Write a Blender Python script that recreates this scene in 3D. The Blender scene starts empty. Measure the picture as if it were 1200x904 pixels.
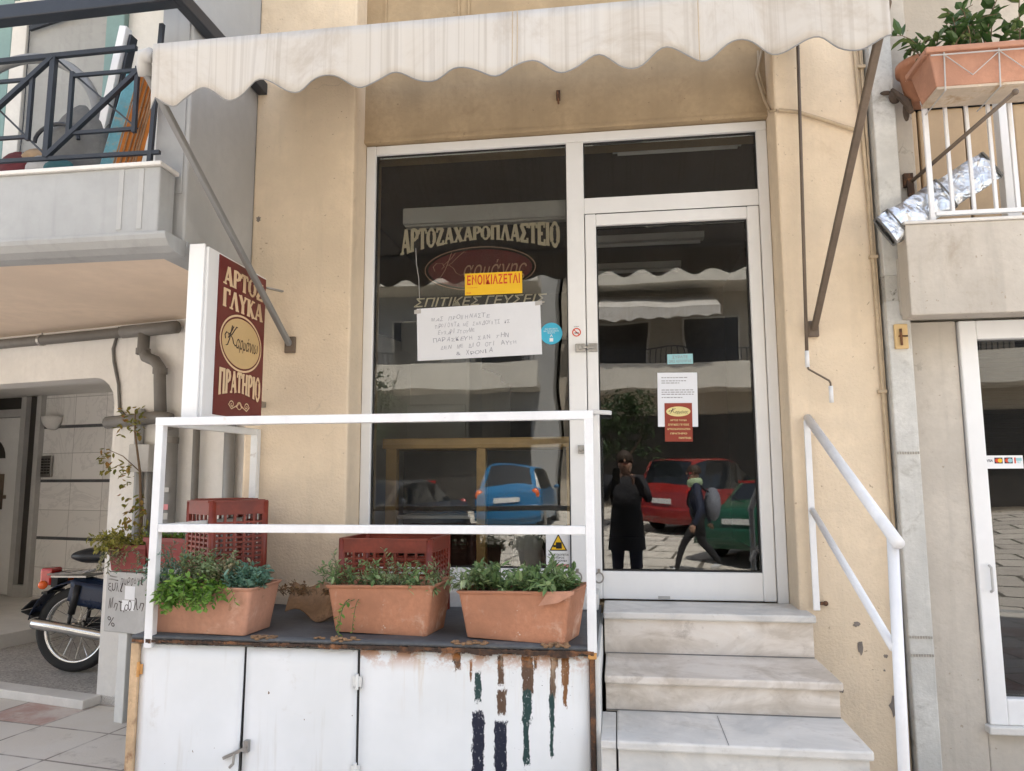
import bpy, bmesh, math, random
from mathutils import Vector, Matrix
S = bpy.context.scene
COL = S.collection
RAD = math.radians
PI = math.pi
random.seed(7)

# ------------------------------------------------------------------ camera, sky, sun, exposure
def setup_camera():
    yaw, pitch, roll = RAD(7.8995), RAD(7.0933), RAD(-0.2401)
    f = Vector((-math.sin(yaw)*math.cos(pitch), math.cos(yaw)*math.cos(pitch), math.sin(pitch)))
    r = Vector((math.cos(yaw), math.sin(yaw), 0)); u = r.cross(f)
    r2 = r*math.cos(roll)+u*math.sin(roll); u2 = -r*math.sin(roll)+u*math.cos(roll)
    m = Matrix(((r2.x, u2.x, -f.x, 0), (r2.y, u2.y, -f.y, 0), (r2.z, u2.z, -f.z, 1.55), (0, 0, 0, 1)))
    cd = bpy.data.cameras.new('camera'); c = bpy.data.objects.new('camera', cd); COL.objects.link(c)
    cd.sensor_width = 36; cd.lens = 871.42/1200*36; cd.clip_start = 0.02; cd.clip_end = 400
    c.matrix_world = m; S.camera = c
setup_camera()
SUN_EL, SUN_AZ = RAD(62), RAD(20)          # behind the shop, a little to its right
w = bpy.data.worlds.new('World'); S.world = w; w.use_nodes = True
nt = w.node_tree; nt.nodes.clear()
sk = nt.nodes.new('ShaderNodeTexSky'); sk.sky_type = 'NISHITA'; sk.sun_disc = False
sk.sun_elevation = SUN_EL; sk.sun_rotation = SUN_AZ; sk.dust_density = 2.0
bg = nt.nodes.new('ShaderNodeBackground'); bg.inputs[1].default_value = 0.15
wo = nt.nodes.new('ShaderNodeOutputWorld')
hz = nt.nodes.new('ShaderNodeHueSaturation'); hz.inputs['Saturation'].default_value = .55      # thin high cloud takes the blue out of the sky
nt.links.new(sk.outputs[0], hz.inputs['Color']); nt.links.new(hz.outputs[0], bg.inputs[0]); nt.links.new(bg.outputs[0], wo.inputs[0])
sl = bpy.data.lights.new('sun', 'SUN'); sl.energy = 4.6; sl.angle = RAD(0.53); sl.color = (1, .95, .87)
so = bpy.data.objects.new('sun', sl); COL.objects.link(so)
sd = Vector((math.sin(SUN_AZ)*math.cos(SUN_EL), math.cos(SUN_AZ)*math.cos(SUN_EL), math.sin(SUN_EL)))
so.rotation_euler = sd.to_track_quat('Z', 'Y').to_euler(); so.location = (0, 20, 30)
S.view_settings.view_transform = 'Standard'; S.view_settings.look = 'None'
S.view_settings.gamma = 1; S.view_settings.use_curve_mapping = False
S.view_settings.exposure = 2.03

# ------------------------------------------------------------------ materials
class NT:
    def __init__(s, name):
        s.m = bpy.data.materials.new(name); s.m.use_nodes = True
        s.t = s.m.node_tree; s.t.nodes.clear()
        s.out = s.n('ShaderNodeOutputMaterial')
    def n(s, ty, **k):
        x = s.t.nodes.new(ty)
        for a, b in k.items(): setattr(x, a, b)
        return x
    def l(s, a, b): s.t.links.new(a, b)
    def val(s, sock, v):
        if hasattr(v, 'is_output'): s.l(v, sock)
        else: sock.default_value = v
    def math(s, op, a, b=0.0, clamp=False):
        x = s.n('ShaderNodeMath', operation=op, use_clamp=clamp); s.val(x.inputs[0], a); s.val(x.inputs[1], b); return x.outputs[0]
    def noise(s, scale, detail=4, rough=.6, vec=None, dist=0):
        x = s.n('ShaderNodeTexNoise'); x.inputs['Scale'].default_value = scale; x.inputs['Detail'].default_value = detail
        x.inputs['Roughness'].default_value = rough; x.inputs['Distortion'].default_value = dist
        s.l(vec if vec is not None else s.co(), x.inputs['Vector']); return x.outputs['Fac']
    def co(s):
        if not hasattr(s, '_co'): s._co = s.n('ShaderNodeTexCoord').outputs['Object']
        return s._co
    def mapped(s, sc, rot=(0, 0, 0), loc=(0, 0, 0)):
        x = s.n('ShaderNodeMapping'); x.inputs['Scale'].default_value = sc; x.inputs['Rotation'].default_value = rot; x.inputs['Location'].default_value = loc
        s.l(s.co(), x.inputs[0]); return x.outputs[0]
    def ramp(s, fac, stops, interp='LINEAR'):
        x = s.n('ShaderNodeValToRGB'); s.l(fac, x.inputs[0]); e = x.color_ramp.elements; x.color_ramp.interpolation = interp
        while len(e) < len(stops): e.new(.5)
        for i, (p, c) in enumerate(stops): e[i].position = p; e[i].color = c if len(c) == 4 else (*c, 1)
        return x.outputs[0]
    def step(s, fac, a, b):
        x = s.n('ShaderNodeMapRange'); x.interpolation_type = 'SMOOTHSTEP'
        s.val(x.inputs['Value'], fac); x.inputs['From Min'].default_value = a; x.inputs['From Max'].default_value = b
        return x.outputs[0]
    def mix(s, fac, a, b, mode='MIX'):
        x = s.n('ShaderNodeMix', data_type='RGBA', blend_type=mode)
        s.val(x.inputs['Factor'], fac)
        for sock, v in ((x.inputs[6], a), (x.inputs[7], b)):
            if hasattr(v, 'is_output'): s.l(v, sock)
            else: sock.default_value = (*v, 1) if len(v) == 3 else v
        return x.outputs[2]
    def bsdf(s, col, rough=.6, metal=0, spec=.4, bump=None, bs=.2, bd=.01):
        b = s.n('ShaderNodeBsdfPrincipled')
        if hasattr(col, 'is_output'): s.l(col, b.inputs['Base Color'])
        else: b.inputs['Base Color'].default_value = (*col, 1)
        s.val(b.inputs['Roughness'], rough); b.inputs['Metallic'].default_value = metal
        b.inputs['Specular IOR Level'].default_value = spec
        if bump is not None:
            x = s.n('ShaderNodeBump'); x.inputs['Strength'].default_value = bs; x.inputs['Distance'].default_value = bd
            s.l(bump, x.inputs['Height']); s.l(x.outputs[0], b.inputs['Normal'])
        s.l(b.outputs[0], s.out.inputs[0]); return b
def c3(c, k): return tuple(min(1, v*k) for v in c)
M = {}
def mat(name, col, rough=.6, var=.1, vs=3, bs=.12, bsc=60, metal=0, spec=.4, streak=0, dirt=None, ds=2.2, da=(.55, .75), bd=.006, crack=0, speck=None):
    """Plain surface: base colour with cloudy variation, optional vertical rain streaks and dirt blotches."""
    s = NT(name)
    n1 = s.noise(vs, 5, .62)
    c = s.mix(s.step(n1, .3, .7), c3(col, 1-var), c3(col, 1+var))
    n2 = s.noise(vs*11, 3)
    c = s.mix(s.math('MULTIPLY', s.step(n2, .35, .7), .5), c, c3(col, 1-var*.8))
    if streak:
        n3 = s.noise(1, 4, .6, s.mapped((16, 16, 1.1)))
        c = s.mix(s.math('MULTIPLY', s.step(n3, .5, .75), streak), c, c3(col, .62))
    if dirt:
        n4 = s.noise(ds, 6, .7, dist=.4)
        c = s.mix(s.step(n4, *da), c, dirt)
    if speck:      # small chips and spots of another colour
        c = s.mix(s.step(s.noise(speck[1], 3, .6), speck[2], speck[2]+.035), c, speck[0])
    if crack:      # hairline cracks, here and there
        wv = s.n('ShaderNodeVectorMath', operation='ADD'); s.l(s.co(), wv.inputs[0])
        ns = s.n('ShaderNodeTexNoise'); ns.inputs['Scale'].default_value = 4; ns.inputs['Detail'].default_value = 5; s.l(s.co(), ns.inputs['Vector'])
        sc_ = s.n('ShaderNodeVectorMath', operation='SCALE'); s.l(ns.outputs['Color'], sc_.inputs[0]); sc_.inputs['Scale'].default_value = .35; s.l(sc_.outputs[0], wv.inputs[1])
        vo = s.n('ShaderNodeTexVoronoi'); vo.feature = 'DISTANCE_TO_EDGE'; vo.inputs['Scale'].default_value = 1.6; s.l(wv.outputs[0], vo.inputs['Vector'])
        k_ = s.math('MULTIPLY', s.step(vo.outputs['Distance'], .007, .002), s.step(s.noise(1.3, 3), .56, .66))
        c = s.mix(s.math('MULTIPLY', k_, crack), c, c3(col, .45))
    r = s.math('ADD', s.math('MULTIPLY', n1, .2), rough-.1, True)
    s.bsdf(c, r, metal, spec, s.noise(bsc, 4) if bs else None, bs, bd)
    M[name] = s.m; return s.m

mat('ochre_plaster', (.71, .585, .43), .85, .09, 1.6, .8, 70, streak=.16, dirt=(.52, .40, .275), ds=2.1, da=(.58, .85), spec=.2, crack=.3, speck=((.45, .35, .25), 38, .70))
mat('ochre_shaded_worn', (.40, .30, .185), .88, .14, 3, .7, 30, streak=.2, dirt=(.27, .19, .115), ds=4, da=(.56, .8), spec=.2, crack=.35, speck=((.26, .19, .12), 30, .68))  # base colour darkened for the shade under the awning; streaks and cracks are wear
mat('bare_render', (.22, .19, .165), .95, .2, 12, .6, 60)
mat('grey_plaster', (.40, .40, .39), .85, .07, 1.5, .25, 50, streak=.1, spec=.2)
mat('pale_grey_plaster', (.36, .365, .36), .8, .08, 1.5, .2, 50, streak=.3, dirt=(.33, .33, .32), ds=2.4, da=(.58, .85), spec=.2)
mat('soffit_paint', (.72, .59, .465), .85, .08, 1.2, .15, 40, dirt=(.45, .38, .31), ds=1.2, da=(.6, .9), spec=.2)
mat('white_stucco', (.72, .70, .66), .9, .07, 2, .7, 38, streak=.12, spec=.2)
mat('beige_wall', (.52, .475, .41), .88, .12, 2, .5, 40, streak=.3, dirt=(.37, .32, .26), ds=3.1, da=(.54, .78), spec=.2, crack=.5, speck=((.36, .31, .25), 34, .68))
mat('pale_concrete', (.56, .55, .51), .9, .14, 4, .5, 60, streak=.35, dirt=(.33, .31, .27), ds=7, da=(.52, .75), spec=.2)
mat('blotched_concrete', (.50, .48, .43), .95, .15, 9, .6, 90, dirt=(.16, .15, .13), ds=26, da=(.55, .68), spec=.2)
mat('white_aluminium', (.78, .78, .77), .35, .03, 2, .02, 20, streak=.05)
mat('white_paint_metal', (.76, .76, .76), .36, .06, 5, .08, 40, streak=.15, dirt=(.60, .54, .47), ds=11, da=(.64, .80), speck=((.24, .15, .09), 46, .735))
mat('old_white_paint', (.70, .70, .67), .5, .08, 5, .1, 40, dirt=(.42, .36, .30), ds=9, da=(.60, .75))
mat('rust', (.22, .10, .045), .9, .4, 14, .6, 60, dirt=(.055, .035, .025), ds=9, da=(.40, .55))
mat('rust_orange', (.58, .30, .10), .85, .25, 9, .4, 60, dirt=(.22, .09, .04), ds=10, da=(.52, .66))
mat('rust_tan', (.60, .42, .25), .85, .25, 7, .4, 60, streak=.3, dirt=(.20, .10, .05), ds=6, da=(.52, .66))
mat('slate', (.085, .088, .092), .65, .3, 5, .3, 30, dirt=(.17, .16, .15), ds=7, da=(.55, .8))
mat('gasket', (.02, .02, .02), .6, .1, 5, 0)
mat('terracotta', (.43, .195, .11), .75, .18, 5, .3, 40, streak=.25, dirt=(.56, .38, .28), ds=8, da=(.56, .76), speck=((.62, .52, .43), 26, .69))
mat('terracotta_faded', (.44, .225, .145), .75, .16, 4, .3, 40, streak=.2, dirt=(.62, .44, .34), ds=5, da=(.55, .8), speck=((.33, .18, .11), 24, .69))
mat('saucer_tan', (.52, .43, .33), .8, .15, 6, .2, 40, dirt=(.36, .24, .13), ds=7, da=(.5, .7))
mat('maroon_plastic', (.22, .035, .03), .45, .15, 4, .05, 30)
mat('crate_plastic', (.20, .034, .018), .42, .25, 6, .06, 40, dirt=(.32, .13, .085), ds=8, da=(.6, .85))
mat('soil', (.06, .042, .03), .95, .3, 20, .8, 60)
mat('grey_metal', (.24, .24, .235), .45, .08, 6, .05, 40, .2)
mat('brown_metal', (.15, .115, .085), .55, .15, 8, .08, 40, .2, dirt=(.10, .06, .04), ds=9, da=(.6, .8))
mat('dark_steel', (.022, .026, .034), .42, .15, 6, .05, 40)
mat('chrome', (.62, .62, .60), .22, .08, 6, .02, 30, 1.0)
mat('dull_steel', (.36, .35, .33), .4, .2, 9, .05, 40, .9)
mat('grey_pvc', (.16, .152, .138), .55, .1, 4, .08, 30, streak=.3)
mat('light_pvc', (.46, .45, .43), .55, .1, 4, .08, 30)
mat('conduit_beige', (.46, .36, .24), .7, .15, 6, .1, 30)
mat('maroon_vinyl', (.135, .016, .016), .35, .06, 3, 0)
mat('cream_vinyl', (.70, .52, .32), .45, .05, 3, 0)
mat('gold_vinyl', (.60, .42, .20), .4, .05, 3, 0)
mat('glass_cream', (.66, .58, .42), .6, .06, 3, 0)
mat('glass_dim', (.42, .26, .18), .6, .06, 3, 0)
mat('dark_ink', (.05, .03, .025), .6, .1, 4, 0)
mat('paper', (.74, .76, .80), .7, .03, 3, .05, 15)
mat('ink_blue', (.30, .32, .39), .7, .2, 9, 0)
mat('ink_grey', (.30, .30, .31), .7, .1, 9, 0)
mat('sticker_yellow', (.82, .50, .02), .45, .04, 3, 0)
mat('sticker_red', (.62, .06, .02), .45, .04, 3, 0)
mat('sticker_blue', (.05, .42, .62), .45, .06, 3, 0)
mat('sticker_teal', (.30, .55, .58), .5, .06, 3, 0)
mat('sticker_white', (.80, .80, .80), .5, .03, 3, 0)
mat('sticker_pink', (.66, .25, .27), .5, .06, 3, 0)
mat('sticker_maroon', (.27, .04, .02), .45, .06, 3, 0)
mat('sticker_cream', (.72, .62, .28), .5, .06, 3, 0)
mat('black_paint', (.012, .012, .013), .5, .1, 3, 0)
mat('rubber', (.018, .018, .018), .75, .15, 8, .1, 50)
mat('seat_vinyl', (.014, .016, .019), .42, .1, 8, .06, 120)
mat('navy_paint', (.012, .022, .05), .28, .1, 4, .03, 30)
mat('red_lens', (.40, .015, .01), .18, .05, 3, 0, spec=.7)
mat('amber_lens', (.75, .12, .015), .18, .05, 3, 0, spec=.7)
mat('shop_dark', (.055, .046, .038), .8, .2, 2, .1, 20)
mat('shop_floor', (.08, .065, .05), .5, .2, 3, .05, 20)
mat('pine_wood', (.62, .42, .19), .5, .15, 3, .05, 30)
mat('white_enamel', (.62, .62, .60), .4, .06, 2, 0)
mat('tan_shutter', (.46, .33, .20), .6, .1, 3, .08, 20, streak=.2)
mat('teal_frame', (.20, .31, .30), .5, .08, 3, .05, 20)
mat('white_marble_door', (.78, .77, .74), .45, .05, 3, .02, 20)
mat('orange_cloth', (.50, .17, .03), .8, .15, 12, .15, 90)
mat('aqua_cloth', (.16, .38, .46), .8, .2, 9, .1, 60, dirt=(.40, .33, .26), ds=8, da=(.52, .62))
mat('grey_cloth', (.15, .15, .145), .85, .25, 6, .25, 40)
mat('maroon_cloth', (.13, .025, .03), .85, .25, 8, .25, 40)
mat('tan_cloth', (.36, .25, .15), .85, .25, 12, .25, 40)
mat('pale_cloth', (.44, .42, .40), .85, .15, 8, .25, 40)
mat('teal_cloth', (.03, .11, .12), .7, .25, 8, .25, 40)
mat('cardboard', (.27, .16, .085), .85, .25, 8, .3, 30, dirt=(.12, .07, .04), ds=10, da=(.5, .7))
mat('skin', (.36, .21, .145), .5, .06, 8, 0)
mat('hair', (.045, .028, .018), .6, .2, 30, .2, 80)
mat('jacket_navy', (.022, .028, .055), .7, .3, 10, .9, 9, bd=.03)
mat('trousers_black', (.02, .02, .022), .8, .3, 10, .9, 9, bd=.03)
mat('shoe_white', (.62, .63, .64), .5, .05, 8, 0)
mat('coat_black', (.016, .016, .02), .8, .3, 10, .9, 9, bd=.03)
mat('scarf_green', (.36, .46, .28), .8, .2, 12, .2, 40)
mat('backpack_grey', (.17, .18, .21), .7, .2, 8, .2, 40)
mat('bark', (.085, .06, .042), .9, .3, 14, .5, 40)
mat('stem_green', (.10, .13, .05), .7, .2, 12, 0)
mat('stem_brown', (.15, .10, .06), .8, .2, 12, .2, 40)
mat('car_blue', (.014, .14, .31), .22, .06, 2, 0, spec=.6)
mat('car_red', (.24, .02, .018), .22, .06, 2, 0, spec=.6)
mat('car_green', (.012, .075, .042), .22, .06, 2, 0, spec=.6)
mat('car_silver', (.085, .09, .10), .25, .06, 2, 0, metal=.5)
mat('car_glass', (.012, .014, .016), .06, .05, 2, 0, spec=.8)
mat('plate', (.72, .72, .70), .5, .05, 3, 0)
mat('opp_wall', (.42, .37, .30), .85, .1, .8, .1, 20, streak=.15)
mat('opp_grey', (.34, .335, .32), .85, .1, .8, .1, 20, streak=.15)
mat('opp_slab', (.56, .52, .45), .85, .08, 1, .1, 20, streak=.2)
mat('opp_dark', (.05, .045, .04), .3, .2, 1, 0)
mat('kerb_stone', (.42, .415, .40), .8, .1, 5, .25, 40)
mat('light_stone', (.66, .64, .60), .6, .08, 5, .12, 40)
mat('step_mortar', (.20, .19, .175), .9, .2, 12, .3, 40)

def leafmat(name, a, b, c, rough=.5, trans=.25):
    s = NT(name)
    rnd = s.n('ShaderNodeNewGeometry').outputs['Random Per Island']
    col = s.ramp(rnd, [(0, a), (.55, b), (1, c)])
    p = s.bsdf(col, rough, 0, .35)
    t = s.n('ShaderNodeBsdfTranslucent'); s.l(col, t.inputs[0])
    x = s.n('ShaderNodeMixShader'); x.inputs[0].default_value = trans
    s.l(p.outputs[0], x.inputs[1]); s.l(t.outputs[0], x.inputs[2]); s.l(x.outputs[0], s.out.inputs[0])
    M[name] = s.m
leafmat('leaf_bright', (.09, .19, .025), (.16, .30, .05), (.26, .40, .09))
leafmat('leaf_sage', (.10, .175, .065), (.18, .285, .11), (.32, .42, .20))
leafmat('leaf_greygreen', (.12, .18, .08), (.22, .30, .14), (.36, .42, .24))
leafmat('leaf_blue', (.08, .18, .125), (.13, .26, .19), (.21, .34, .26))
leafmat('leaf_pale', (.22, .21, .11), (.33, .31, .18), (.42, .39, .28))
leafmat('leaf_yellow', (.20, .21, .035), (.32, .30, .06), (.42, .38, .13))
leafmat('leaf_ochre', (.14, .16, .03), (.24, .22, .05), (.40, .20, .06))
leafmat('leaf_rust', (.16, .085, .04), (.25, .15, .07), (.30, .21, .11))
leafmat('leaf_ficus', (.035, .075, .022), (.065, .12, .035), (.14, .18, .06), .35)
leafmat('leaf_dark', (.025, .05, .02), (.045, .08, .03), (.07, .11, .045))

def glassmat(name, ior=1.72, tint=(.92, .93, .92), wob=.03):
    s = NT(name)
    fr = s.n('ShaderNodeFresnel'); fr.inputs[0].default_value = ior
    bp = s.n('ShaderNodeBump'); bp.inputs['Strength'].default_value = wob; bp.inputs['Distance'].default_value = .05
    s.l(s.noise(2.2, 1), bp.inputs['Height'])
    g = s.n('ShaderNodeBsdfGlossy'); g.inputs['Roughness'].default_value = 0.003; s.l(bp.outputs[0], g.inputs['Normal'])
    t = s.n('ShaderNodeBsdfTransparent'); t.inputs[0].default_value = (*tint, 1)
    x = s.n('ShaderNodeMixShader'); s.l(fr.outputs[0], x.inputs[0]); s.l(t.outputs[0], x.inputs[1]); s.l(g.outputs[0], x.inputs[2])
    s.l(x.outputs[0], s.out.inputs[0]); M[name] = s.m
glassmat('shop_glass')
glassmat('tinted_glass', 1.75, (.45, .46, .46))

def special():
    # awning cloth: cream with faded stripes, dirt, some light coming through
    s = NT('awning_cloth')
    n = s.noise(1, 5, .65, s.mapped((44, .6, .2)))
    n2 = s.noise(1, 3, .6, s.mapped((9, .6, .15)))
    c = s.mix(s.math('MULTIPLY', s.step(n, .48, .62), .75), (.56, .53, .485), (.44, .405, .36))
    c = s.mix(s.math('MULTIPLY', s.step(n2, .45, .7), .35), c, (.62, .60, .57))
    c = s.mix(s.math('MULTIPLY', s.step(s.noise(2.4, 6, .75, dist=.9), .47, .76), .75), c, (.40, .345, .285))
    p = s.bsdf(c, .85, 0, .15, s.noise(180, 2), .1, .002)
    t = s.n('ShaderNodeBsdfTranslucent'); s.l(c, t.inputs[0])
    x = s.n('ShaderNodeMixShader'); x.inputs[0].default_value = .12
    s.l(p.outputs[0], x.inputs[1]); s.l(t.outputs[0], x.inputs[2]); s.l(x.outputs[0], s.out.inputs[0]); M['awning_cloth'] = s.m
    # marble of the steps: two kinds
    for nm, a, b, v, d in (('marble_beige', (.70, .64, .57), (.54, .475, .40), (.78, .74, .685), (.30, .245, .195)), ('marble_white', (.66, .635, .59), (.54, .53, .505), (.73, .71, .67), (.40, .355, .30))):
        s = NT(nm)
        n = s.noise(1, 7, .62, s.mapped((3.0, 3.0, 7), (0, .45, .2)), .9)
        c = s.ramp(n, [(.25, v), (.45, a), (.6, b), (.75, a)])
        vein = s.math('ABSOLUTE', s.math('SUBTRACT', s.noise(1, 5, .6, s.mapped((1.6, 1.6, 2.2), (.3, .6, .5)), 1.2), .5))
        c = s.mix(s.math('MULTIPLY', s.step(vein, .07, 0), .30), c, c3(b, .80))
        c = s.mix(s.math('MULTIPLY', s.step(s.noise(4.2, 6, .72, dist=.8), .54, .76), .75), c, d)
        c = s.mix(s.math('MULTIPLY', s.step(s.noise(26, 4, .7), .58, .74), .35), c, d)
        s.bsdf(c, s.math('ADD', s.math('MULTIPLY', n, .25), .3), 0, .4, s.noise(40, 4), .1, .004); M[nm] = s.m
    # marble wall tile
    s = NT('marble_tile')
    br = s.n('ShaderNodeTexBrick'); br.offset = .0; br.inputs['Scale'].default_value = 1; br.inputs['Mortar Size'].default_value = .003
    br.inputs['Brick Width'].default_value = .47; br.inputs['Row Height'].default_value = .312
    br.inputs['Color1'].default_value = (.80, .775, .74, 1); br.inputs['Color2'].default_value = (.72, .70, .665, 1); br.inputs['Mortar'].default_value = (.38, .36, .335, 1)
    mp = s.n('ShaderNodeMapping'); mp.inputs['Rotation'].default_value = (RAD(-90), 0, 0)
    xr = s.n('ShaderNodeCombineXYZ'); sp = s.n('ShaderNodeSeparateXYZ'); s.l(s.co(), sp.inputs[0]); s.l(sp.outputs[0], xr.inputs[0]); s.l(s.math('SUBTRACT', sp.outputs[2], .285), xr.inputs[1])
    s.l(xr.outputs[0], br.inputs[0])
    vein = s.math('ABSOLUTE', s.math('SUBTRACT', s.noise(1.6, 6, .6, dist=1.8), .5))
    c = s.mix(s.math('MULTIPLY', s.step(vein, .03, 0), .22), br.outputs[0], (.36, .35, .34))
    s.bsdf(c, .35, 0, .4); M['marble_tile'] = s.m
    # granite of the entrance
    s = NT('granite')
    n = s.noise(60, 5, .8); c = s.ramp(n, [(.35, (.17, .16, .145)), (.5, (.38, .36, .335)), (.62, (.54, .52, .48))])
    c = s.mix(s.math('MULTIPLY', s.step(s.noise(3, 5), .4, .7), .5), c, (.21, .20, .185))
    s.bsdf(c, .6, 0, .4, n, .1, .003); M['granite'] = s.m
    # pavement tiles
    s = NT('pavement_tiles')
    sp = s.n('ShaderNodeSeparateXYZ'); s.l(s.co(), sp.inputs[0])
    br = s.n('ShaderNodeTexBrick'); br.offset = 0; br.inputs['Scale'].default_value = 1; br.inputs['Mortar Size'].default_value = .008
    br.inputs['Brick Width'].default_value = .5; br.inputs['Row Height'].default_value = .42; br.inputs['Bias'].default_value = -.35
    br.inputs['Color1'].default_value = (.60, .56, .50, 1); br.inputs['Color2'].default_value = (.36, .14, .11, 1); br.inputs['Mortar'].default_value = (.24, .215, .19, 1)
    s.l(s.mapped((1, 1, 1), (0, 0, RAD(9)), (.13, .1, 0)), br.inputs[0])
    c = s.mix(s.math('MULTIPLY', s.step(s.noise(2.6, 6, .7), .42, .66), .75), br.outputs[0], (.62, .59, .54))
    c = s.mix(s.math('MULTIPLY', s.step(s.noise(4.5, 6, .75, dist=.6), .55, .75), .6), c, (.22, .19, .16))
    s.bsdf(c, .8, 0, .3, s.noise(60, 4), .25, .006); M['pavement_tiles'] = s.m
    # street slabs
    s = NT('street_slabs')
    br = s.n('ShaderNodeTexBrick'); br.offset = .5; br.inputs['Scale'].default_value = 1; br.inputs['Mortar Size'].default_value = .035
    br.inputs['Brick Width'].default_value = 1.1; br.inputs['Row Height'].default_value = .8
    br.inputs['Color1'].default_value = (.60, .555, .485, 1); br.inputs['Color2'].default_value = (.50, .46, .405, 1); br.inputs['Mortar'].default_value = (.13, .12, .10, 1)
    s.l(s.mapped((1, 1, 1), (0, 0, RAD(-12))), br.inputs[0])
    c = s.mix(s.math('MULTIPLY', s.step(s.noise(1.2, 6, .7), .5, .75), .5), br.outputs[0], (.30, .275, .24))
    s.bsdf(c, .85, 0, .3, s.noise(40, 4), .2, .006); M['street_slabs'] = s.m
    # crinkled foil
    s = NT('foil')
    v = s.n('ShaderNodeTexVoronoi'); v.inputs['Scale'].default_value = 20; s.l(s.co(), v.inputs['Vector'])
    h = s.math('ADD', s.math('MULTIPLY', v.outputs['Distance'], .6), s.noise(14, 3, .5, dist=1.5))
    s.bsdf((.66, .67, .68), .3, 1, .5, h, .8, .02); M['foil'] = s.m
    # white sheet doors of the cabinet: plain and the streaked one
    s = NT('cabinet_white')
    c = s.mix(s.step(s.noise(2, 4), .3, .7), (.72, .735, .73), (.80, .81, .81))
    c = s.mix(s.math('MULTIPLY', s.step(s.noise(5, 6, .7, dist=.5), .60, .78), .5), c, (.52, .47, .40))
    c = s.mix(s.math('MULTIPLY', s.step(s.noise(1, 4, .6, s.mapped((20, 20, 1.5))), .56, .74), .4), c, (.56, .53, .47))
    c = s.mix(s.step(s.noise(30, 3), .73, .75), c, (.16, .10, .06))
    s.bsdf(c, .4, 0, .4, s.noise(2.5, 2), .15, .03); M['cabinet_white'] = s.m
    s = NT('cabinet_streaked')
    sp = s.n('ShaderNodeSeparateXYZ'); s.l(s.co(), sp.inputs[0]); X, Z = sp.outputs[0], sp.outputs[2]
    c = s.mix(s.step(s.noise(2, 4), .3, .7), (.72, .735, .73), (.80, .81, .81))
    wob = s.math('MULTIPLY', s.math('SUBTRACT', s.noise(1, 4, .7, s.mapped((30, 1, 14))), .5), .045)
    brk = s.noise(1, 5, .75, s.mapped((60, 1, 24)))
    xo = -.578
    br_, te_, na_, ru_ = (.095, .052, .030), (.010, .042, .040), (.004, .007, .026), (.19, .080, .025)
    fine = s.noise(1, 5, .8, s.mapped((90, 1, 46)))
    segs = ((-.557, .012, 790, 824, te_), (-.556, .022, 836, 915, na_), (-.467, .011, 768, 803, br_), (-.463, .017, 809, 838, br_), (-.467, .023, 846, 915, na_), (-.360, .021, 768, 812, br_), (-.363, .017, 809, 846, te_),
            (-.367, .011, 842, 896, te_), (-.262, .010, 770, 816, br_), (-.266, .010, 812, 850, te_), (-.268, .006, 848, 884, te_), (-.213, .014, 766, 802, ru_), (-.214, .007, 796, 826, ru_), (-.640, .013, 766, 787, br_), (-.655, .006, 770, 778, te_), (-.246, .006, 768, 780, br_), (-.585, .004, 774, 800, ru_), (-.33, .005, 768, 784, br_))
    for i_, (xc, hw, ya, yb, colr) in enumerate(segs):
        z1, z0 = .852-(ya-770)*.00321, .852-(yb-770)*.00321
        d = s.math('ABSOLUTE', s.math('ADD', s.math('SUBTRACT', X, xc-xo), s.math('MULTIPLY', wob, .35)))
        edge = s.math('ADD', d, s.math('MULTIPLY', s.math('SUBTRACT', brk, .5), hw*1.7+.006))
        m = s.step(s.math('SUBTRACT', edge, hw*1.05), .0015, -.0015)
        zz = s.math('ADD', Z, s.math('MULTIPLY', s.math('SUBTRACT', fine, .5), .09))
        m = s.math('MULTIPLY', m, s.math('MULTIPLY', s.step(zz, z0-.004, z0+.004), s.step(zz, z1+.004, z1-.004)))
        m = s.math('MULTIPLY', m, s.step(fine, .64, .60))
        c = s.mix(m, c, colr)
    spl = s.math('MULTIPLY', s.step(s.noise(120, 2), .70, .73), s.math('MULTIPLY', s.step(X, .0, .06), s.step(s.noise(7, 3), .5, .6)))      # splashes between the runs
    c = s.mix(spl, c, (.02, .022, .03))
    rim = s.math('MULTIPLY', s.step(Z, .775, .866), s.step(s.noise(1, 6, .75, s.mapped((9, 1, 12))), .44, .56))
    c = s.mix(s.math('MULTIPLY', rim, .85), c, (.42, .17, .05))
    halo = s.math('MULTIPLY', s.step(Z, .55, .87), s.step(s.noise(1, 4, .7, s.mapped((26, 1, 2))), .52, .7))
    c = s.mix(s.math('MULTIPLY', halo, .5), c, (.56, .45, .32))
    s.bsdf(c, .42, 0, .4, s.noise(2.5, 2), .15, .03); M['cabinet_streaked'] = s.m
special()

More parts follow.
